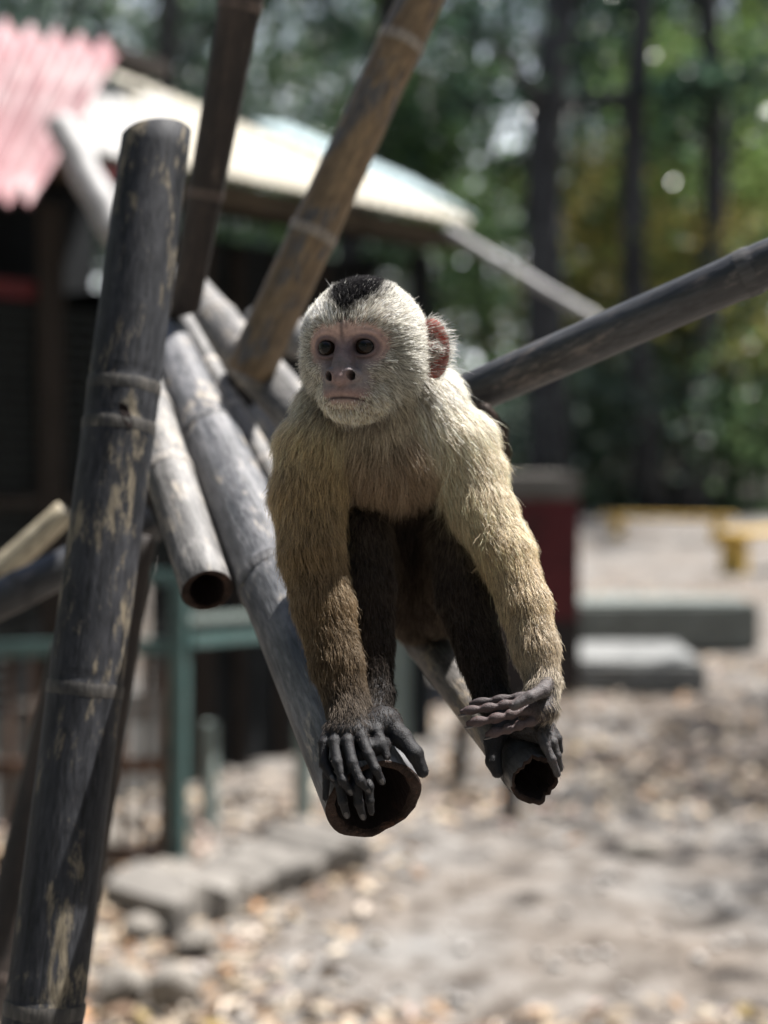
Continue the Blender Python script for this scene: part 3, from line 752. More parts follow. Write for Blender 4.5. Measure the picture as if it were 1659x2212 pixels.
# the bundle behind
seg('bamboo_pole', 'slim mottled bamboo pole lying between the two thick grey poles', (378, 660, 2000, 22), (660, 1160, 1050, 32), B_grey2, nodes=(795, 890, 1010), seed=11)
seg('bamboo_pole', 'thick pale ringed bamboo pole going behind the monkey shoulder', (390, 611, 2500, 46), (820, 1089, 1000, 58), B_grey2, nodes=(700, 770, 800, 980), seed=14)
seg('bamboo_pole', 'pale bamboo pole behind the bundle showing only its knobbly side', (560, 700, 2900, 40), (900, 830, 1700, 40), B_grey2, nodes=(.1, .3, .5), seed=15)
# upright poles
a, b = PW(338, 290, 900), PW(103, 2212, 380)
thickpole = bamboo('bamboo_pole', 'thick dark mottled upright bamboo pole with a split hole near its middle', ext(a, b, -.03), a, UM(86, 380), UM(73, 900), B_dark, nodes=(1490, 925, 838, 2180), seed=17, flare=.018, cut=.006, bend=.004)
a, b = PW(396, 680, 1620), PW(520, 0, 1300)
bamboo('bamboo_pole', 'dark brown bamboo pole leaning up out of the bundle', a, b + (b - a) * .6, UM(34, 1500), UM(54, 1250), B_brown, nodes=(.255, .62), seed=20, open_a=False, cut=.008)
a, b = PW(570, 735, 1600), PW(908, 0, 1500)
bamboo('bamboo_pole', 'tan and grey bamboo pole with pale rings leaning up to the right', a - (b - a) * .10, b + (b - a) * .5, UM(52, 1600), UM(47, 1500), B_tan, nodes=(.265, .615), seed=23, flare=.06)
a, b = PW(1000, 857, 720), PW(1640, 577, 420)
bamboo('bamboo_pole', 'smooth black bamboo pole rising to the right behind the monkey', a - (b - a) * .35, b + (b - a) * .55, UM(45, 720), UM(52, 420), B_black, nodes=(.14, .695), seed=26, flare=.06)
# poles seen behind the thick dark one
a, b = PW(306, 1160, 1500), PW(140, 2212, 1300)
bamboo('bamboo_pole', 'dark brown bamboo prop half hidden behind the thick mottled pole', ext(a, b, -.03), a, UM(34, 1300), UM(32, 1500), B_brown, nodes=(.3, .7), seed=29)
a, b = PW(150, 1400, 1900), PW(-10, 2090, 1700)
bamboo('bamboo_pole', 'brown slanting bamboo prop left of the thick mottled pole', ext(a, b, -.03), a, UM(44, 1700), UM(40, 1900), B_brown, nodes=(.4, .75), seed=32)
seg('bamboo_pole', 'bright cream split bamboo stick behind the thick mottled pole', (-60, 1290, 2300, 31), (142, 1105, 2300, 27), B_cream, nodes=(.3,), seed=35)
seg('bamboo_pole', 'dark grey bamboo rail below the bright cream stick', (-80, 1335, 1700, 42), (330, 1130, 1900, 38), B_black, nodes=(.3,), seed=38)

# flat dark strip: the shade inside the split between the thick pole's middle rings
bpy.context.view_layer.update()
def split_shade(root, p, q, wpx, wu, lift=.0006):
    """dark gaping split lying on a pole's skin between two pixel readings"""
    Mi = root.matrix_world.inverted(); culm_r = lambda v: math.hypot(v.x, v.y)
    V = []; n = 12
    me_ = [ch for ch in root.children if ch.name.startswith('culm')][0]
    dep = bpy.context.evaluated_depsgraph_get()
    for i in range(n + 1):
        f = i / n; wv = wpx * math.sin(math.pi * f) ** .8 * (1 + .25 * math.sin(9 * f))
        for s_ in (-1, 1):
            px = p[0] + (q[0] - p[0]) * f + s_ * wv * .5; py = p[1] + (q[1] - p[1]) * f
            tgt = P(px, py, 3.0); d_ = (Mi @ tgt - Mi @ CAM).normalized()
            ok, loc, nr, _ = me_.ray_cast(Mi @ CAM, d_)
            if not ok: return None
            V.append(loc + nr * lift)
    Fc = [(2 * i, 2 * i + 1, 2 * i + 3, 2 * i + 2) for i in range(n)]
    return mesh_obj('split', V, Fc, M_bin, root, False)
split_shade(thickpole, (262, 868), (282, 925), 22, 640)
# ================================================================== the monkey
def U(px, py, wu):
    k = (F + wu) / F
    return np.array([(px - CX) * k, wu, (CY - py) * k], np.float64)
def UR(r, wu): return r * (F + wu) / F
def u2w(A):
    A = np.asarray(A, np.float64)
    R3 = np.array([RIGHT, FWD, UP])                       # rows: u axes in world
    Q = np.stack([A[:, 0], A[:, 1] + F, A[:, 2]], 1) * S0
    return Q @ R3 + np.array(CAM)
def lerp(a, b, t): return a + (b - a) * t
def sstep(x, a, b):
    t = np.clip((x - a) / (b - a), 0, 1); return t * t * (3 - 2 * t)

# --- head frame: lx to the picture's right, lz up, ly out of the face
HC = U(787, 752, 100); YAW = math.radians(20); HP = math.radians(3)
h_f = np.array([-math.sin(YAW) * math.cos(HP), -math.cos(YAW) * math.cos(HP), -math.sin(HP)])
h_r = np.array([math.cos(YAW), -math.sin(YAW), 0.0])
h_u = np.cross(h_f, h_r) * -1.0
h_u = h_u / np.linalg.norm(h_u)
if h_u[2] < 0: h_u = -h_u
HR = np.stack([h_r, h_f, h_u])                            # rows
def H(lx, lz, ly): return HC + h_r * lx + h_u * lz + h_f * ly
def to_head(A): return (A - HC) @ HR.T                    # -> (lx, ly, lz)

# --- sampling grid (u units), finer over the face and the hands
def axis(segs):
    out = [segs[0][0]]
    for (a, b, s) in segs:
        n = max(1, int(round((b - a) / s))); out += list(np.linspace(a, b, n + 1)[1:])
    return np.array(out, np.float32)
gx = axis([(-300, 435, 2.6)])
gy = axis([(-240, 130, 2.6), (130, 330, 4.0), (330, 790, 6.0)])
gz = axis([(-760, -350, 2.3), (-350, 150, 3.8), (150, 560, 2.2)])
FD = np.full((len(gx), len(gy), len(gz)), 60.0, np.float32)
def region(lo, hi, m):
    sl = []
    for g, a, b in zip((gx, gy, gz), lo, hi):
        i = max(0, np.searchsorted(g, a - m) - 1); j = min(len(g), np.searchsorted(g, b + m) + 1)
        if j - i < 2: return None
        sl.append(slice(i, j))
    return tuple(sl)
def smin(a, b, k):
    h = np.maximum(k - np.abs(a - b), 0) / k
    return np.minimum(a, b) - h * h * h * k / 6.0
def sd_cone(X, Y, Z, a, b, ra, rb):
    ba = b - a; L = float(ba @ ba) + 1e-9
    x, y, z = X - a[0], Y - a[1], Z - a[2]
    h = np.clip((x * ba[0] + y * ba[1] + z * ba[2]) / L, 0, 1)
    d = np.sqrt((x - ba[0] * h) ** 2 + (y - ba[1] * h) ** 2 + (z - ba[2] * h) ** 2) - (ra + (rb - ra) * h)
    return d, h
def sd_ell(X, Y, Z, c, R, r):
    x, y, z = X - c[0], Y - c[1], Z - c[2]
    q = [x * R[i][0] + y * R[i][1] + z * R[i][2] for i in range(3)]
    k0 = np.sqrt(sum((q[i] / r[i]) ** 2 for i in range(3)))
    k1 = np.sqrt(sum((q[i] / (r[i] ** 2)) ** 2 for i in range(3))) + 1e-6
    return k0 * (k0 - 1) / k1
def put(lo, hi, fn, k, sub=False):
    sl = region(lo, hi, 8 if sub else 62)
    if sl is None: return
    X = gx[sl[0]][:, None, None]; Y = gy[sl[1]][None, :, None]; Z = gz[sl[2]][None, None, :]
    d = fn(X, Y, Z).astype(np.float32)
    if sub: FD[sl] = -smin(-FD[sl], d, k) if k > 0 else np.maximum(FD[sl], -d)
    else: FD[sl] = smin(FD[sl], d, k)
BONES = []      # what the fur and skin read: (fn, attributes)
def cone(a, b, ra, rb, k=14, px=True, at=None):
    if px:
        a, b, ra, rb = U(*a), U(*b), UR(ra, a[2]), UR(rb, b[2])
    a, b = np.asarray(a, float), np.asarray(b, float)
    m = max(ra, rb)
    put(np.minimum(a, b) - m, np.maximum(a, b) + m, lambda X, Y, Z: sd_cone(X, Y, Z, a, b, ra, rb)[0], k)
    if at: BONES.append(('c', a, b, ra, rb, at))
def chain(pts, k=14, at=None, at_end=None):
    n = len(pts) - 1
    for i in range(n):
        p, q = pts[i], pts[i + 1]
        A = None
        if at:
            e = at_end or at
            A = dict(at); A['c0'] = tuple(lerp(np.array(at['c0']), np.array(e['c0']), i / n)); A['c1'] = tuple(lerp(np.array(at['c0']), np.array(e['c0']), (i + 1) / n))
            A['l0'] = lerp(at['l0'], e['l0'], i / n); A['l1'] = lerp(at['l0'], e['l0'], (i + 1) / n)
            A['d0'] = lerp(at['d0'], e['d0'], i / n); A['d1'] = lerp(at['d0'], e['d0'], (i + 1) / n)
        cone(p[:3], q[:3], p[3], q[3], k, True, A)
def ell(c, r, k=14, R=None, px=True, at=None, sub=False):
    if px: r = tuple(UR(v, c[2]) for v in r); c = U(*c)
    R = np.eye(3) if R is None else np.asarray(R); m = max(r)
    c = np.asarray(c, float)
    put(c - m, c + m, lambda X, Y, Z: sd_ell(X, Y, Z, c, R, r), k, sub)
    if at: BONES.append(('e', c, R, r, None, at))
def A(c, l, d, flow=None, c1=None, l1=None, d1=None, lift=0.25, skin=(.09, .066, .054)):
    return dict(c0=c, c1=c1 or c, l0=l, l1=l if l1 is None else l1, d0=d, d1=d if d1 is None else d1, flow=flow, lift=lift, skin=skin)

CREAM = (.60, .55, .45); PALE = (.68, .63, .53); TAN = (.42, .31, .155); GOLD = (.36, .25, .115); BROWN = (.13, .088, .052); DARK = (.024, .018, .015); BLK = (.011, .0105, .012)
HANDSK = (.0095, .0090, .0105)
# --- torso (flow vectors are (right, down, away) in the picture)
cone((800, 850, 135), (812, 930, 200), 92, 118, 40, at=A((.42, .36, .27), 46, 1, 'chest', c1=(.29, .215, .148), l1=55))
cone((865, 860, 200), (968, 965, 195), 92, 84, 40, at=A(PALE, 50, 1, (.45, .8, 0), c1=(.62, .53, .37), l1=52))
cone((757, 868, 175), (690, 965, 160), 88, 76, 40, at=A(CREAM, 48, 1, (-.35, .9, 0), c1=(.50, .42, .26), l1=52))
ell((828, 985, 205), (140, 112, 95), 40, at=A((.26, .182, .118), 64, 1, 'chest', lift=.32))
cone((835, 980, 260), (880, 1210, 430), 128, 112, 45, at=A(DARK, 34, .9, (0, 1, .2)))
cone((880, 1210, 430), (905, 1290, 500), 112, 92, 40, at=A((.06, .042, .03), 34, .9, (0, 1, .2), c1=(.045, .033, .024)))
ell((972, 1290, 560), (70, 80, 75), 30, at=A((.46, .29, .11), 38, 1, (.1, 1, .2)))
ell((712, 885, 195), (62, 70, 70), 35, at=A((.48, .40, .27), 46, 1, (-.3, 1, .1)))
ell((925, 872, 215), (68, 70, 75), 35, at=A(PALE, 46, 1, (.45, .9, .1)))
# --- arm at the picture's left
chain([(690, 965, 155, 78), (668, 1062, 120, 70), (672, 1190, 55, 60)], 30, A((.43, .31, .16), 50, 1), A((.29, .19, .088), 40, 1))
chain([(672, 1190, 55, 60), (697, 1300, 20, 57), (725, 1425, -20, 49), (750, 1520, -55, 41)], 22, A((.19, .125, .062), 36, 1), A((.050, .037, .027), 28, 1))
# --- arm at the picture's right
chain([(975, 965, 190, 84), (1003, 1010, 180, 72), (1038, 1095, 140, 60), (1090, 1190, 85, 53)], 26, A((.60, .51, .365), 52, 1), A((.50, .385, .225), 38, 1))
chain([(1090, 1190, 85, 53), (1132, 1300, 35, 48), (1156, 1395, -5, 43), (1172, 1465, -35, 34)], 20, A((.48, .36, .205), 32, 1), A((.32, .26, .19), 24, 1))
# --- legs
LG = A((.060, .044, .033), 30, .9, skin=(.03, .024, .02)); LGE = A((.022, .018, .016), 20, .9, skin=HANDSK)
chain([(835, 1285, 430, 74), (800, 1205, 280, 62), (785, 1150, 170, 50)], 25, A((.060, .043, .031), 34, .9, (0, 1, 0)))
chain([(785, 1150, 170, 50), (797, 1270, 120, 50), (806, 1390, 70, 40), (815, 1495, 15, 30)], 18, LG, LGE)
chain([(950, 1285, 430, 76), (978, 1205, 290, 62), (985, 1150, 200, 54)], 25, A((.060, .043, .031), 34, .9, (0, 1, 0)))
chain([(985, 1150, 200, 54), (1005, 1290, 140, 57), (1040, 1415, 80, 46), (1062, 1505, 30, 36)], 18, LG, LGE)
# --- tail, curled up behind the shoulder
chain([(945, 1310, 560, 40), (1010, 1320, 660, 32), (1040, 1200, 700, 26), (1060, 1080, 680, 24), (1078, 985, 640, 22), (1074, 932, 610, 22), (1046, 888, 570, 18)], 10, A((.20, .14, .08), 24, 1), A((.02, .017, .016), 12, 1))

# --- left-hand side hand (its right hand) laid over the rim, fingers separate
HS = A(HANDSK, 7, .0, skin=HANDSK); HSF = A((.05, .04, .035), 20, .55, skin=HANDSK)
ell((757, 1575, -112), (54, 44, 28), 18, at=HSF)
cone((750, 1520, -55), (755, 1560, -100), 40, 40, 16, at=A((.07, .055, .042), 24, .9, skin=HANDSK))
def digit(pts, r0, r1, k=5, skin=HANDSK, bulge=1.0):
    n = len(pts)
    at = A((.03, .026, .025), 6, 0.12, skin=skin)
    for i in range(n - 1):
        ra, rb = lerp(r0, r1, i / (n - 1)), lerp(r0, r1, (i + 1) / (n - 1))
        cone(pts[i], pts[i + 1], ra, rb, k, True, at)
        if 0 < i: ell(pts[i], (ra * 1.05 * bulge,) * 3, 5, at=at)
digit([(716, 1572, -112), (700, 1605, -136), (700, 1650, -158), (721, 1684, -176)], 14, 8.5)
digit([(735, 1578, -124), (722, 1603, -152), (729, 1647, -182), (741, 1686, -200), (758, 1711, -196)], 15, 8.5)
digit([(758, 1576, -128), (750, 1602, -158), (761, 1648, -190), (778, 1686, -206), (797, 1708, -200)], 15, 8.5)
digit([(782, 1572, -124), (781, 1594, -150), (797, 1631, -180), (812, 1662, -196), (825, 1688, -192)], 15, 8.5)
digit([(797, 1560, -100), (813, 1580, -124), (825, 1606, -144), (836, 1634, -156)], 15, 9)
# --- the foot under that hand
ell((824, 1560, -72), (44, 50, 36), 18, at=A((.03, .025, .023), 12, .5, skin=HANDSK))
cone((815, 1500, 10), (790, 1615, -92), 36, 36, 20, at=A((.02, .017, .015), 16, .9, d1=0.0, skin=HANDSK))
ell((776, 1628, -122), (46, 34, 24), 12, at=HS)
ell((812, 1608, -122), (34, 40, 20), 12, at=HS)
digit([(838, 1562, -80), (868, 1594, -112), (896, 1628, -136), (913, 1667, -140)], 25, 13.5, 12)
digit([(732, 1625, -112), (706, 1672, -158), (703, 1724, -168)], 12, 7)
digit([(745, 1640, -122), (735, 1692, -180), (740, 1730, -188), (749, 1761, -178)], 14, 8)
digit([(768, 1645, -126), (769, 1698, -184), (775, 1735, -190), (784, 1764, -178)], 14, 8)
digit([(790, 1640, -120), (797, 1700, -172), (799, 1730, -176), (802, 1754, -164)], 12, 7)
# --- right-hand side hand (its left hand), palm up, fingers pointing to the left
PADC = (.085, .058, .055)
ell((1160, 1532, -92), (46, 40, 30), 12, at=A((.22, .18, .135), 20, .35, (-.1, 1, -.2), skin=(.022, .0195, .021)))
cone((1174, 1470, -45), (1166, 1520, -80), 33, 36, 12, at=A((.32, .27, .20), 26, .9, c1=(.20, .17, .13), l1=22, d1=.6, skin=(.04, .036, .036)))
def pads(pts, r, skin):
    at = A(skin, 4, 0.0, skin=skin)
    for p, q in zip(pts[:-1], pts[1:]):
        cone(p, q, r * .68, r * .64, 2, True, at)
        m = [(p[i] + q[i]) / 2 for i in range(3)]; d = U(*q) - U(*p); L = np.linalg.norm(d); d /= L
        up = np.array((0, -.75, .65)); up -= d * (up @ d); up /= np.linalg.norm(up)
        c = U(*m) + up * r * .16
        ell(c, (L * .51, r * 1.0, r * 1.0), 2.5, np.stack([d, np.cross(d, up), up]), False, at)
pads([(1150, 1502, -96), (1102, 1507, -104), (1060, 1514, -106), (1018, 1520, -102)], 9.5, (.045, .037, .038))
pads([(1150, 1512, -104), (1106, 1519, -120), (1074, 1527, -124), (1037, 1532, -124), (999, 1538, -118)], 10.5, (.075, .053, .053))
pads([(1150, 1533, -110), (1118, 1540, -130), (1090, 1548, -136), (1054, 1556, -136), (1013, 1563, -130)], 11.5, PADC)
pads([(1160, 1556, -112), (1132, 1564, -132), (1110, 1572, -138), (1085, 1579, -138), (1054, 1587, -132)], 11.5, PADC)
digit([(1182, 1478, -80), (1172, 1492, -122), (1144, 1506, -148), (1110, 1525, -156)], 17, 11, 4, (.085, .074, .073))
# --- the foot gripping the thin bamboo
cone((1062, 1505, 30), (1105, 1560, -10), 36, 36, 14, at=A((.03, .025, .022), 14, .8, skin=HANDSK))
cone((1105, 1560, -10), (1160, 1572, -50), 34, 34, 14, at=A((.06, .052, .048), 10, .4, skin=(.045, .042, .044)))
cone((1160, 1565, -48), (1183, 1596, -72), 32, 22, 12, at=A((.06, .05, .048), 8, .2, skin=(.06, .055, .056)))
digit([(1165, 1582, -84), (1178, 1610, -104), (1192, 1640, -112), (1204, 1672, -100)], 12, 8, 4, (.06, .055, .056))
digit([(1176, 1574, -74), (1194, 1604, -88), (1203, 1632, -90), (1209, 1660, -76)], 12, 8, 4, (.05, .046, .047))
digit([(1186, 1566, -50), (1204, 1596, -58), (1209, 1622, -54)], 12, 8, 4)
digit([(1090, 1560, -28), (1066, 1605, -62), (1066, 1645, -84), (1074, 1668, -92)], 23, 13, 10)

# --- head
HD = lambda c=(0, 0, 0), l=24, d=1: A(c, l, d, flow='head', lift=.30)
def hell(lx, lz, ly, r, k=20, at=None, sub=False, R=None): ell(H(lx, lz, ly), (r[0], r[2], r[1]), k, HR if R is None else R @ HR, False, at, sub)
def hcone(a, b, ra, rb, k=10, at=None): cone(H(*a), H(*b), ra, rb, k, False, at)
hell(0, 24, -5, (132, 116, 134), 20, HD(l=26))
hell(0, -40, 10, (131, 88, 96), 40, HD(l=36))
hell(0, 78, -10, (88, 68, 95), 30, HD(l=26))                      # crown
hell(0, -105, 62, (78, 56, 66), 26, HD(l=24))
hell(0, -92, 98, (58, 52, 48), 22, HD(l=10))                      # muzzle
hcone((-62, 48, 88), (0, 40, 114), 19, 18, 18, HD(l=18)); hcone((62, 48, 88), (0, 40, 114), 19, 18, 18, HD(l=18))   # brow
hcone((-70, -38, 84), (-42, -52, 104), 22, 24, 22, HD(l=12)); hcone((70, -38, 84), (42, -52, 104), 22, 24, 22, HD(l=12))   # cheek
for s in (-1, 1):
    hell(s * 43, -4, 130, (27, 22, 23), 13, None, True)           # socket
hcone((0, 26, 104), (0, -44, 131), 17, 24, 20, HD(l=4))           # bridge of the nose
hcone((0, -44, 134), (0, -70, 149), 19, 16, 12, HD(l=4))
for s in (-1, 1):
    hcone((s * 20, -62, 145), (s * 30, -68, 133), 15, 14, 8, HD(l=4))
    # eyelids: a ring of small cones round the eye
    pts = []
    for i in range(18):
        a = 2 * math.pi * i / 18
        ex, ez = 25.0 * math.cos(a), 19.5 * math.sin(a) + (1.5 if math.sin(a) > 0 else -0.5)
        pts.append((s * 43 + ex * (1.04 if ex * s < 0 else 1.0), -4 + ez, 125.5 - 0.016 * ex * ex - 0.012 * ez * ez - 7 * max(0.0, ex * s / 25)))
    for i in range(18):
        up = math.sin(2 * math.pi * (i + .5) / 18)
        r = 3.8 if up > 0 else 3.2
        hcone(pts[i], pts[(i + 1) % 18], r, r, 6, HD(l=3))
    for i in range(9):                                            # fold above the eye
        a0, a1 = math.pi * (.08 + .84 * i / 9), math.pi * (.08 + .84 * (i + 1) / 9)
        f = lambda a: (s * 43 + 37 * math.cos(a), -3 + 32 * math.sin(a), 115 - 0.016 * (37 * math.cos(a)) ** 2 + 3 * math.sin(a))
        hcone(f(a0), f(a1), 3.4, 3.4, 9, HD(l=5))
for s in (-1, 1): hell(s * 25, -66, 150, (8.5, 10.5, 24), 3, None, True)                 # nostrils
# lips and chin
MP = [(-54, -121, 104), (-40, -114, 126), (-20, -109, 141), (0, -110, 146), (20, -110, 141), (40, -116, 126), (56, -123, 102)]
for a, b in zip(MP[:-1], MP[1:]):
    hcone((a[0] * .97, a[1] + 9, a[2] - 4), (b[0] * .97, b[1] + 9, b[2] - 4), 9.5, 9.5, 10, HD(l=7))
    hcone((a[0] * .93, a[1] - 10, a[2] - 8), (b[0] * .93, b[1] - 10, b[2] - 8), 10, 10, 10, HD(l=7))
hell(0, -138, 108, (42, 24, 30), 16, HD(l=16))
for a, b in zip(MP[:-1], MP[1:]):
    pa, pb = H(a[0], a[1], a[2] + 8), H(b[0], b[1], b[2] + 8)
    put(np.minimum(pa, pb) - 4, np.maximum(pa, pb) + 4, lambda X, Y, Z, pa=pa, pb=pb: sd_cone(X, Y, Z, pa, pb, 3.0, 3.0)[0], 4, True)
# ears: thin cups
EAR = []
for s in (-1, 1):
    c = H(s * 146, -4, -44)
    nrm = h_f * .70 + h_r * (s * .68) + h_u * .05; nrm /= np.linalg.norm(nrm)
    up_ = h_u - nrm * (h_u @ nrm); up_ /= np.linalg.norm(up_); sd_ = np.cross(up_, nrm)
    R = np.stack([sd_, nrm, up_])
    ell(c, (42, 12, 67), 8, R, False, A((.5, .46, .4), 26, .22, flow='head', lift=.2, skin=(.42, .13, .10)))
    ell(c + nrm * 14, (34, 13, 56), 5, R, False, None, True)
    cone(H(s * 118, -8, -35), c - nrm * 6, 30, 20, 12, False, HD(l=24))
    EAR.append((c, R))

# --- polygonise (surface nets on the stretched grid)
def surface_nets():
    S = FD < 0
    c = [S[i:FD.shape[0] - 1 + i, j:FD.shape[1] - 1 + j, k:FD.shape[2] - 1 + k] for i in (0, 1) for j in (0, 1) for k in (0, 1)]
    anyc = c[0].copy(); allc = c[0].copy()
    for a in c[1:]: anyc |= a; allc &= a
    act = anyc & ~allc; del anyc, allc, c
    I, J, K = np.nonzero(act)
    vid = np.full(act.shape, -1, np.int32); vid[I, J, K] = np.arange(len(I))
    acc = np.zeros((len(I), 3)); cnt = np.zeros(len(I))
    corner = [(i, j, k) for i in (0, 1) for j in (0, 1) for k in (0, 1)]
    val = {o: FD[I + o[0], J + o[1], K + o[2]].astype(np.float64) for o in corner}
    for o in corner:
        for ax in range(3):
            if o[ax]: continue
            q = list(o); q[ax] = 1; q = tuple(q)
            a, b = val[o], val[q]; m = (a < 0) != (b < 0)
            t = np.where(m, a / np.where(m, a - b, 1), 0)
            for d, (g, X) in enumerate(zip((gx, gy, gz), (I, J, K))):
                p0 = g[X + o[d]]; p1 = g[X + q[d]]
                acc[:, d] += np.where(m, p0 + (p1 - p0) * t, 0)
            cnt += m
    V = acc / cnt[:, None]
    quads = []
    for ax in range(3):
        sl0 = [slice(None)] * 3; sl1 = [slice(None)] * 3
        sl0[ax] = slice(0, -1); sl1[ax] = slice(1, None)
        ch = S[tuple(sl0)] != S[tuple(sl1)]
        i, j, k = np.nonzero(ch); idx = [i, j, k]
        o1, o2 = [(1, 2), (2, 0), (0, 1)][ax]
        ok = np.ones(len(i), bool)
        for o in (o1, o2): ok &= (idx[o] > 0) & (idx[o] < act.shape[o])
        idx = [a[ok] for a in idx]
        def vv(d1, d2):
            q = [a.copy() for a in idx]; q[o1] = q[o1] - d1; q[o2] = q[o2] - d2
            return vid[q[0], q[1], q[2]]
        Q = np.stack([vv(1, 1), vv(0, 1), vv(0, 0), vv(1, 0)], 1)
        inside = S[idx[0], idx[1], idx[2]]
        Q[~inside] = Q[~inside][:, ::-1]
        quads.append(Q)
    Q = np.concatenate(quads); Q = Q[(Q >= 0).all(1)]
    return V, Q
MV, MQ = surface_nets(); del FD
def relax(V, Q, it, f):
    n = len(V); e = np.concatenate([Q[:, [0, 1]], Q[:, [1, 2]], Q[:, [2, 3]], Q[:, [3, 0]]])
    for _ in range(it):
        s = np.zeros_like(V); c = np.zeros(n)
        for d in range(3): s[:, d] = np.bincount(e[:, 0], V[e[:, 1], d], n) + np.bincount(e[:, 1], V[e[:, 0], d], n)
        c = np.bincount(e[:, 0], minlength=n) + np.bincount(e[:, 1], minlength=n)
        V = V + f * (s / np.maximum(c, 1)[:, None] - V)
    return V
MV = relax(MV, MQ, 1, 0.5)
def vnormals(V, Q):
    n = np.cross(V[Q[:, 2]] - V[Q[:, 0]], V[Q[:, 3]] - V[Q[:, 1]]); N = np.zeros_like(V)
    for c in range(4):
        for d in range(3): N[:, d] += np.bincount(Q[:, c], n[:, d], len(V))
    return N / (np.linalg.norm(N, axis=1, keepdims=True) + 1e-9)
MN = vnormals(MV, MQ)

# --- attributes at every vertex, blended from the nearest limbs
def bone_blend(V, NV):
    nB = len(BONES); D = np.zeros((nB, len(V)), np.float32); Hh = np.zeros((nB, len(V)), np.float32)
    for i, (t, a, b, ra, rb, at) in enumerate(BONES):
        if t == 'c': D[i], Hh[i] = sd_cone(V[:, 0], V[:, 1], V[:, 2], a, b, ra, rb)
        else: D[i] = sd_ell(V[:, 0], V[:, 1], V[:, 2], a, b, ra)
    W = np.exp(-(D - D.min(0)) / 9.5); W /= W.sum(0)
    col = np.zeros((len(V), 3)); skin = np.zeros((len(V), 3)); flow = np.zeros((len(V), 3))
    L = np.zeros(len(V)); den = np.zeros(len(V)); lift = np.zeros(len(V)); hw = np.zeros(len(V))
    rad = V - H(0, -18, 175); rad /= np.linalg.norm(rad, axis=1, keepdims=True)
    for i, (t, a, b, ra, rb, at) in enumerate(BONES):
        w = W[i]; h = Hh[i]
        col += w[:, None] * (np.array(at['c0']) + (np.array(at['c1']) - np.array(at['c0'])) * h[:, None])
        skin += w[:, None] * np.array(at['skin'])
        L += w * (at['l0'] + (at['l1'] - at['l0']) * h); den += w * (at['d0'] + (at['d1'] - at['d0']) * h); lift += w * at['lift']
        if at['flow'] is None and t == 'e': flow += w[:, None] * np.array([0, 0, -1.0])
        elif at['flow'] is None: f = (b - a) / (np.linalg.norm(b - a) + 1e-6); flow += w[:, None] * f
        elif at['flow'] == 'chest':
            f = np.stack([(V[:, 0] - U(815, 900, 150)[0]) / 150.0, np.zeros(len(V)), np.full(len(V), -1.0)], 1); f /= np.linalg.norm(f, axis=1, keepdims=True); flow += w[:, None] * f
        elif isinstance(at['flow'], str): flow += w[:, None] * rad; hw += w
        else:
            f = np.array([at['flow'][0], at['flow'][2], -at['flow'][1]]); flow += w[:, None] * f / np.linalg.norm(f)
    return col, skin, flow, L, den, lift, hw
mcol, mskin, mflow, mL, mden, mlift, mhw = bone_blend(MV, MN)
hl = to_head(MV); lx, ly, lz = hl[:, 0], hl[:, 1], hl[:, 2]
def blob(cx, cz, rx, rz, soft=.25):
    d = np.sqrt(((lx - cx) / rx) ** 2 + ((lz - cz) / rz) ** 2); return 1 - sstep(d, 1 - soft, 1 + soft)
front = sstep(ly, 55, 85) * mhw
face = np.clip(np.maximum.reduce([blob(-40, -2, 50, 44), blob(40, -2, 50, 44), blob(0, 5, 40, 45), blob(0, -70, 58, 56)]), 0, 1) * front
# fur colour on the head
hc_ = np.tile(np.array((.53, .51, .45)), (len(MV), 1))
def hmix(m, c):
    global hc_
    hc_ = hc_ + (np.array(c) - hc_) * np.clip(m, 0, 1)[:, None]
hmix(sstep(np.abs(lx), 60, 110) * sstep(-lz, -60, 40) * .55, (.33, .325, .285))
hmix(np.exp(-((lz - 66) / 24) ** 2) * sstep(ly, 30, 80), (.74, .69, .60))
hmix(sstep(-lz, 100, 130) * sstep(ly, 40, 80), (.66, .60, .47))
hmix(sstep(-lz, 60, 120) * (1 - sstep(ly, 20, 60)) * .5, (.46, .42, .31))
capw = 7 + 54 * sstep(lz, 48, 116)
cap = (1 - sstep(np.abs(lx - 3), capw - 18, capw + 20)) * sstep(lz, 36, 60)
hmix(cap, BLK)
mlift = mlift + .22 * cap * mhw + .12 * sstep(lz, 40, 90) * mhw
mcol = mcol * (1 - mhw[:, None]) + hc_ * mhw[:, None]
mL = np.where(mhw > .5, mL * (1 - .25 * sstep(lz, 40, 90)), mL)
mden = mden * (1 - face * 1.0)
mL = mL * (1 - .55 * np.clip(face, 0, 1))
# chin and lips keep fine short hairs
chinm = blob(0, -142, 50, 22) * sstep(ly, 60, 90)
mden = np.maximum(mden, chinm * mhw)
earm = np.zeros(len(MV))
for (c, R) in EAR:
    q = (MV - c) @ R.T
    e = (np.abs(q[:, 0]) < 48) & (np.abs(q[:, 1]) < 18) & (np.abs(q[:, 2]) < 68) & (np.sqrt((q[:, 0] / 42) ** 2 + (q[:, 2] / 62) ** 2) < 1.15)
    e &= (np.abs(lx) > 118)
    earm = np.maximum(earm, e.astype(float))
mden = mden * (1 - .66 * earm)
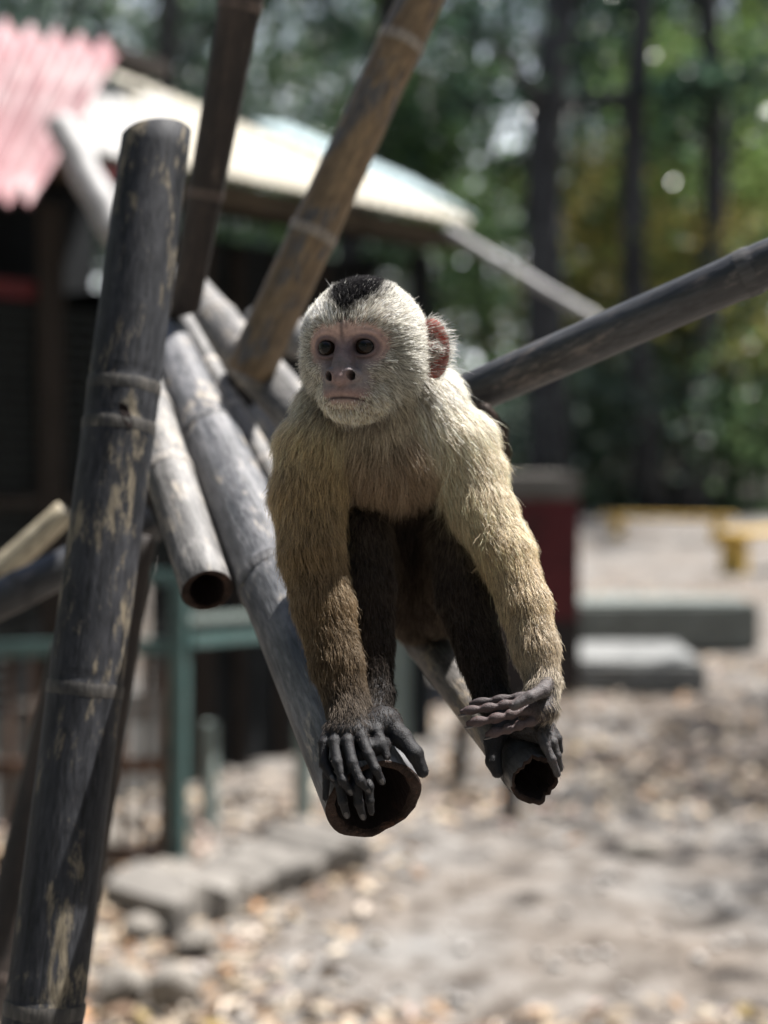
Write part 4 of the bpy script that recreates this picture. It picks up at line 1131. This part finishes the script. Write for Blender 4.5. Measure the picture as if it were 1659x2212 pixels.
# skin colour
sk = mskin.copy()
def smix(m, c):
    global sk
    sk = sk + (np.array(c) - sk) * np.clip(m, 0, 1)[:, None]
smix(mhw, (.30, .23, .19))
smix(front * blob(0, 20, 110, 60, .4), (.54, .36, .295))
smix(front * blob(0, 44, 80, 16, .5) * .6, (.60, .42, .34))
smix(front * np.maximum(blob(34, -62, 44, 36, .5), blob(-36, -66, 34, 34, .5)) * .75, (.21, .19, .195))
smix(front * blob(0, -34, 36, 46, .5) * .9, (.13, .112, .116))
smix(front * blob(0, -72, 24, 20, .5) * .6, (.34, .22, .20))
smix(front * blob(0, -108, 62, 16, .5) * .7, (.33, .205, .185))
for s in (-1, 1): smix(np.exp(-(((lx - s * 25) / 8) ** 2 + ((lz + 66) / 9) ** 2)) * sstep(146 - ly, 0, 10) * front, (.008, .006, .006))  # shade of the nostril hollows painted into the skin as near-black
smix(front * blob(0, -132, 46, 22, .5) * .6, (.42, .31, .25))
for s in (-1, 1):
    d = np.sqrt(((lx - s * 43) / 29) ** 2 + ((lz + 4) / 23) ** 2)
    smix(front * np.exp(-((d - 1.0) / .28) ** 2) * .85, (.11, .078, .088))
    smix(front * (1 - sstep(d, .7, 1.0)) * .9, (.05, .035, .04))
    smix(front * np.exp(-((np.sqrt(((lx - s * 43) / 44) ** 2 + ((lz + 2) / 36) ** 2) - 1.0) / .10) ** 2) * .35, (.20, .13, .13))
smix(front * np.exp(-((lx + 1) / 5) ** 2) * sstep(lz, 4, 20) * (1 - sstep(lz, 52, 64)) * .75, (.10, .075, .075))
smix(front * np.exp(-((lx - 9) / 4) ** 2) * sstep(lz, 30, 38) * (1 - sstep(lz, 46, 56)) * .5, (.12, .085, .085))
smix(front * np.exp(-((lz + 113 + .003 * lx * lx) / 3.2) ** 2) * (np.abs(lx) < 58), (.05, .03, .03))
smix(earm, (.42, .165, .135))

# --- the body mesh and its skin
t = NT('monkey_skin')
ca = t.n('ShaderNodeAttribute', attribute_name='skin_col'); ta = t.n('ShaderNodeAttribute', attribute_name='thin')
wr = t.noise(t.coord((1, 1, 1)), 420, 5, 0.7); wr2 = t.noise(t.coord((1, 1, 1.6)), 1100, 3, 0.6)
blot = t.noise(t.coord(), 160, 4, 0.6)
c = t.mix(0.55, ca.outputs['Color'], t.ramp(blot, ((.3, (.62, .58, .60)), (.65, (1, 1, 1)))), 'MULTIPLY')
c = t.mix(0.45, c, t.ramp(wr, ((.36, (.55, .52, .52)), (.55, (1, 1, 1)))), 'MULTIPLY')
pb = t.n('ShaderNodeBsdfPrincipled'); t.l(c, pb.inputs['Base Color']); pb.inputs['Roughness'].default_value = .58; pb.inputs['Specular IOR Level'].default_value = .27
t.l(t.bump(t.mix(.5, wr, wr2), .85, .0010), pb.inputs['Normal'])
pb.inputs['Subsurface Weight'].default_value = .12; pb.inputs['Subsurface Radius'].default_value = (.004, .0015, .001); pb.inputs['Subsurface Scale'].default_value = .5
tr = t.n('ShaderNodeBsdfTranslucent'); tr.inputs['Color'].default_value = (.62, .12, .08, 1)
mx = t.n('ShaderNodeMixShader'); t.l(ta.outputs['Fac'], mx.inputs[0]); t.l(pb.outputs[0], mx.inputs[1]); t.l(tr.outputs[0], mx.inputs[2])
M_skin = t.done(mx.outputs[0])
monkey = empty('capuchin_monkey', PW(1000, 1480, 300))
tag(monkey, 'cream and brown capuchin monkey with a black crown, crouched on two bamboo poles', 'monkey')
bpy.context.view_layer.update()
def to_child(o, root):
    o.parent = root; o.matrix_parent_inverse = Matrix.Translation(-Vector(root.location))
MW = u2w(MV)
body = np_mesh('body', MW, MQ, M_skin)
to_child(body, monkey)
def pcol(me, name, arr):
    a = me.attributes.new(name, 'FLOAT_COLOR', 'POINT'); a.data.foreach_set('color', np.concatenate([arr, np.ones((len(arr), 1))], 1).astype(np.float32).ravel())
pcol(body.data, 'skin_col', sk)
a_ = body.data.attributes.new('thin', 'FLOAT', 'POINT'); a_.data.foreach_set('value', (earm * .55).astype(np.float32))

# --- eyes
t = NT('monkey_eye')
ob = t.coord((1, 1, 1)); sepn = t.n('ShaderNodeSeparateXYZ'); t.l(ob, sepn.inputs[0])
# the iris sits round local +Y; radius from the axis
vm = t.n('ShaderNodeVectorMath', operation='MULTIPLY'); t.l(ob, vm.inputs[0]); vm.inputs[1].default_value = (1, 0, 1)
ln = t.n('ShaderNodeVectorMath', operation='LENGTH'); t.l(vm.outputs[0], ln.inputs[0])
ER = 22.5 * S0
mr = t.n('ShaderNodeMapRange'); mr.inputs['From Max'].default_value = ER; t.l(ln.outputs['Value'], mr.inputs[0])
ic = t.ramp(mr.outputs[0], ((0.0, (.002, .002, .002)), (.42, (.003, .0025, .002)), (.50, (.016, .009, .005)), (.80, (.010, .006, .004)), (.88, (.004, .003, .003)), (1.0, (.03, .02, .018))))
pe = t.n('ShaderNodeBsdfPrincipled'); t.l(ic, pe.inputs['Base Color']); pe.inputs['Roughness'].default_value = .06; pe.inputs['Specular IOR Level'].default_value = .22
pe.inputs['Coat Weight'].default_value = .0; pe.inputs['Coat Roughness'].default_value = .02
M_eye = t.done(pe.outputs[0])
gaze = np.array([-.30, -.94, -.06]); gaze /= np.linalg.norm(gaze)
gw = (RIGHT * gaze[0] + FWD * gaze[1] + UP * gaze[2])
for s in (-1, 1):
    bm = bmesh.new(); bmesh.ops.create_uvsphere(bm, u_segments=32, v_segments=20, radius=ER)
    for v in bm.verts:
        if v.co.y > ER * .72: v.co.y += (v.co.y - ER * .72) * .35      # cornea
    me = bpy.data.meshes.new('eye'); bm.to_mesh(me); bm.free(); me.materials.append(M_eye)
    me.polygons.foreach_set('use_smooth', [True] * len(me.polygons))
    e = bpy.data.objects.new('eye', me); C.objects.link(e)
    e.location = Vector(u2w(H(s * 43, -4, 105)[None])[0]); e.rotation_euler = gw.to_track_quat('Y', 'Z').to_euler()
    to_child(e, monkey)

# --- nails
M_nail = plain_mat('nail_horn', (.060, .052, .050), .35, .2, 300, .5, bump=.05)
def nail(p, q, r, lift):
    p, q = U(*p), U(*q); d = (q - p); d /= np.linalg.norm(d)
    up = np.array(lift, float); up -= d * (up @ d); up /= np.linalg.norm(up); sd = np.cross(d, up)
    bm = bmesh.new(); bmesh.ops.create_uvsphere(bm, u_segments=12, v_segments=8, radius=1)
    me = bpy.data.meshes.new('nail')
    for v in bm.verts:
        x, y, z = v.co
        tp = 1 - .35 * max(0, y)
        c = q + d * (y * r * 1.25) + sd * (x * r * .72 * tp) + up * (z * r * .30 + r * .62 - .12 * r * y)
        v.co = Vector(u2w(c[None])[0])
    bm.to_mesh(me); bm.free(); me.materials.append(M_nail); me.polygons.foreach_set('use_smooth', [True] * len(me.polygons))
    o = bpy.data.objects.new('nail', me); C.objects.link(o); o.parent = body
nail((1144, 1506, -148), (1116, 1521, -157), 9.5, (-.1, -1, .35))
nail((1037, 1532, -124), (998, 1540, -118), 8, (-.2, -.3, -1))
nail((1054, 1556, -136), (1012, 1566, -130), 8, (-.2, -.3, -1))
nail((1085, 1579, -138), (1053, 1590, -132), 8, (-.2, -.3, -1))
for p, q in (((741, 1686, -200), (756, 1709, -199)), ((778, 1686, -206), (795, 1706, -203)), ((812, 1662, -196), (824, 1686, -195)), ((740, 1730, -188), (748, 1759, -182)), ((775, 1735, -190), (783, 1762, -182)), ((825, 1606, -144), (835, 1633, -158)), ((700, 1650, -158), (719, 1682, -178))):
    nail(p, q, 6.5, (0, -1, .2))

# --- fur
def grow(count, seed, lenmul=1.0, stray=0.0, tone=1.0, vary=.18):
    g = np.random.default_rng(seed)
    T = np.concatenate([MQ[:, [0, 1, 2]], MQ[:, [0, 2, 3]]])
    ar = np.linalg.norm(np.cross(MV[T[:, 1]] - MV[T[:, 0]], MV[T[:, 2]] - MV[T[:, 0]]), axis=1)
    # short head hair needs more roots to cover
    dv = mden * np.where(mhw > .5, 2.1, 1.0) * np.where(MV[:, 1] > 470, .35, 1.0)
    wt = ar * dv[T].mean(1)
    ti = g.choice(len(T), count, p=wt / wt.sum())
    b = g.random((count, 2)); f = b.sum(1) > 1; b[f] = 1 - b[f]
    B = np.stack([1 - b.sum(1), b[:, 0], b[:, 1]], 1)
    tri = T[ti]
    I = lambda arr: (arr[tri] * (B[..., None] if arr.ndim == 2 else B)).sum(1)
    root, n, fl, col = I(MV), I(MN), I(mflow), I(mcol)
    L, lift, hw, fc = I(mL) * lenmul, I(mlift), I(mhw), I(face)
    n /= np.linalg.norm(n, axis=1, keepdims=True)
    # a slow wander so that locks part and cross
    ph = lambda s, o: np.sin(root @ np.array(o) * s)
    wan = np.stack([ph(.045, (1, .3, .7)) + ph(.11, (.2, 1, -.6)), ph(.05, (-.4, 1, .5)), ph(.055, (.7, -.2, 1)) + ph(.13, (1, .6, .2))], 1)
    fl = fl + wan * .10 + g.normal(0, .13 + stray, fl.shape)
    ft = fl - n * (fl * n).sum(1, keepdims=True); ft /= (np.linalg.norm(ft, axis=1, keepdims=True) + 1e-6)
    L = L * np.clip(g.normal(.95, .22, count), .35, 1.7)
    lf = np.clip(lift + g.normal(0, .09, count), .05, .9)[:, None]
    d0 = ft * (1 - lf) + n * (lf * 1.5); d0 /= np.linalg.norm(d0, axis=1, keepdims=True)
    gr = np.array([0, 0, -1.0]) * (.30 * (1 - hw))[:, None]
    d1 = ft * 1.0 + n * (.12 * lf) + gr + g.normal(0, .10 + stray, ft.shape); d1 /= np.linalg.norm(d1, axis=1, keepdims=True)
    K = 6; s = np.linspace(0, 1, K)[None, :, None]
    P_ = root[:, None, :] - n[:, None, :] * 1.0 + L[:, None, None] * (d0[:, None, :] * (s - s * s / 2) + d1[:, None, :] * (s * s / 2))
    # locks: tips lean to the middle of their lock
    cs = np.where(hw > .5, 7.0, 8.5)
    cell = np.floor((root + wan * 3) / cs[:, None]).astype(np.int64)
    key = cell[:, 0] * 73856093 ^ cell[:, 1] * 19349663 ^ cell[:, 2] * 83492791
    _, inv = np.unique(key, return_inverse=True); nn = np.bincount(inv)
    tip = P_[:, -1]
    mt = np.stack([np.bincount(inv, tip[:, d]) / nn for d in range(3)], 1)[inv]
    pull = (mt - tip) * np.where(hw > .5, .42, .40)[:, None]
    pl = np.linalg.norm(pull, axis=1, keepdims=True); pull *= np.minimum(1, (L * .5)[:, None] / (pl + 1e-6))
    P_ = P_ + pull[:, None, :] * (s ** 1.6)
    P_ = P_ + g.normal(0, 1, P_.shape) * (s * .025) * L[:, None, None]
    lockb = g.normal(0, .16, len(nn))[inv]
    var = tone * np.clip(1 + g.normal(0, vary, count) + lockb, .30, 1.8)
    agouti = g.random(count)
    c = col * var[:, None]
    dk = (agouti < .16) & (hw > .3)
    c = np.where(dk[:, None], c * .35, c)
    capn = I(cap) * hw; flip = (g.random(count) < .3 * (1 - np.abs(2 * capn - 1)) + .02 * capn); c = np.where((flip & (capn > .05))[:, None], np.where((capn > .5)[:, None], np.array((.42, .41, .40)), np.array(BLK)), c)
    lum = c.mean(1, keepdims=True)
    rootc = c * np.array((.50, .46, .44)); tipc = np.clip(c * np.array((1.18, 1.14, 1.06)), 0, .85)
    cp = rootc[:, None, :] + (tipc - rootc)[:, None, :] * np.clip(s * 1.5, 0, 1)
    return P_, cp, L
def fur_object(name, P_, cp, r0, parent, mat):
    n, K = P_.shape[:2]
    hc = bpy.data.hair_curves.new(name)
    hc.add_curves([K] * n)
    hc.position_data.foreach_set('vector', u2w(P_.reshape(-1, 3)).astype(np.float32).ravel())
    s = np.linspace(0, 1, K)
    r = np.tile(r0 * S0 * (1 - s ** 1.8 * .88), (n, 1)).astype(np.float32)
    at = hc.attributes.get('radius') or hc.attributes.new('radius', 'FLOAT', 'POINT'); at.data.foreach_set('value', r.ravel())
    ac = hc.attributes.new('hair_col', 'FLOAT_COLOR', 'POINT')
    ac.data.foreach_set('color', np.concatenate([cp, np.ones(cp.shape[:2] + (1,))], 2).astype(np.float32).ravel())
    hc.materials.append(mat)
    o = bpy.data.objects.new(name, hc); C.objects.link(o); to_child(o, parent)
    return o
t = NT('monkey_fur')
ca = t.n('ShaderNodeAttribute', attribute_name='hair_col')
df = t.n('ShaderNodeBsdfDiffuse'); t.l(ca.outputs['Color'], df.inputs['Color'])
hb = t.n('ShaderNodeBsdfHairPrincipled', parametrization='COLOR', model='CHIANG')
t.l(ca.outputs['Color'], hb.inputs['Color']); hb.inputs['Roughness'].default_value = .38; hb.inputs['Radial Roughness'].default_value = .55
mx = t.n('ShaderNodeMixShader'); t.l(t.ramp(ca.outputs['Color'], ((0.0, (.04,) * 3), (.06, (.22,) * 3), (.25, (.45,) * 3))), mx.inputs[0]); t.l(df.outputs[0], mx.inputs[1]); t.l(hb.outputs[0], mx.inputs[2])
M_fur = t.done(mx.outputs[0])
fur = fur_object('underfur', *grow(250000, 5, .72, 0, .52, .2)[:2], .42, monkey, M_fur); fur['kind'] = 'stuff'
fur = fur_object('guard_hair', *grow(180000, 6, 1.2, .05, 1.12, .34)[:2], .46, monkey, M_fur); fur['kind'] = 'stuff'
stray = fur_object('stray_hair', *grow(5000, 8, 1.4, .15, 1.2, .3)[:2], .34, monkey, M_fur); stray['kind'] = 'stuff'
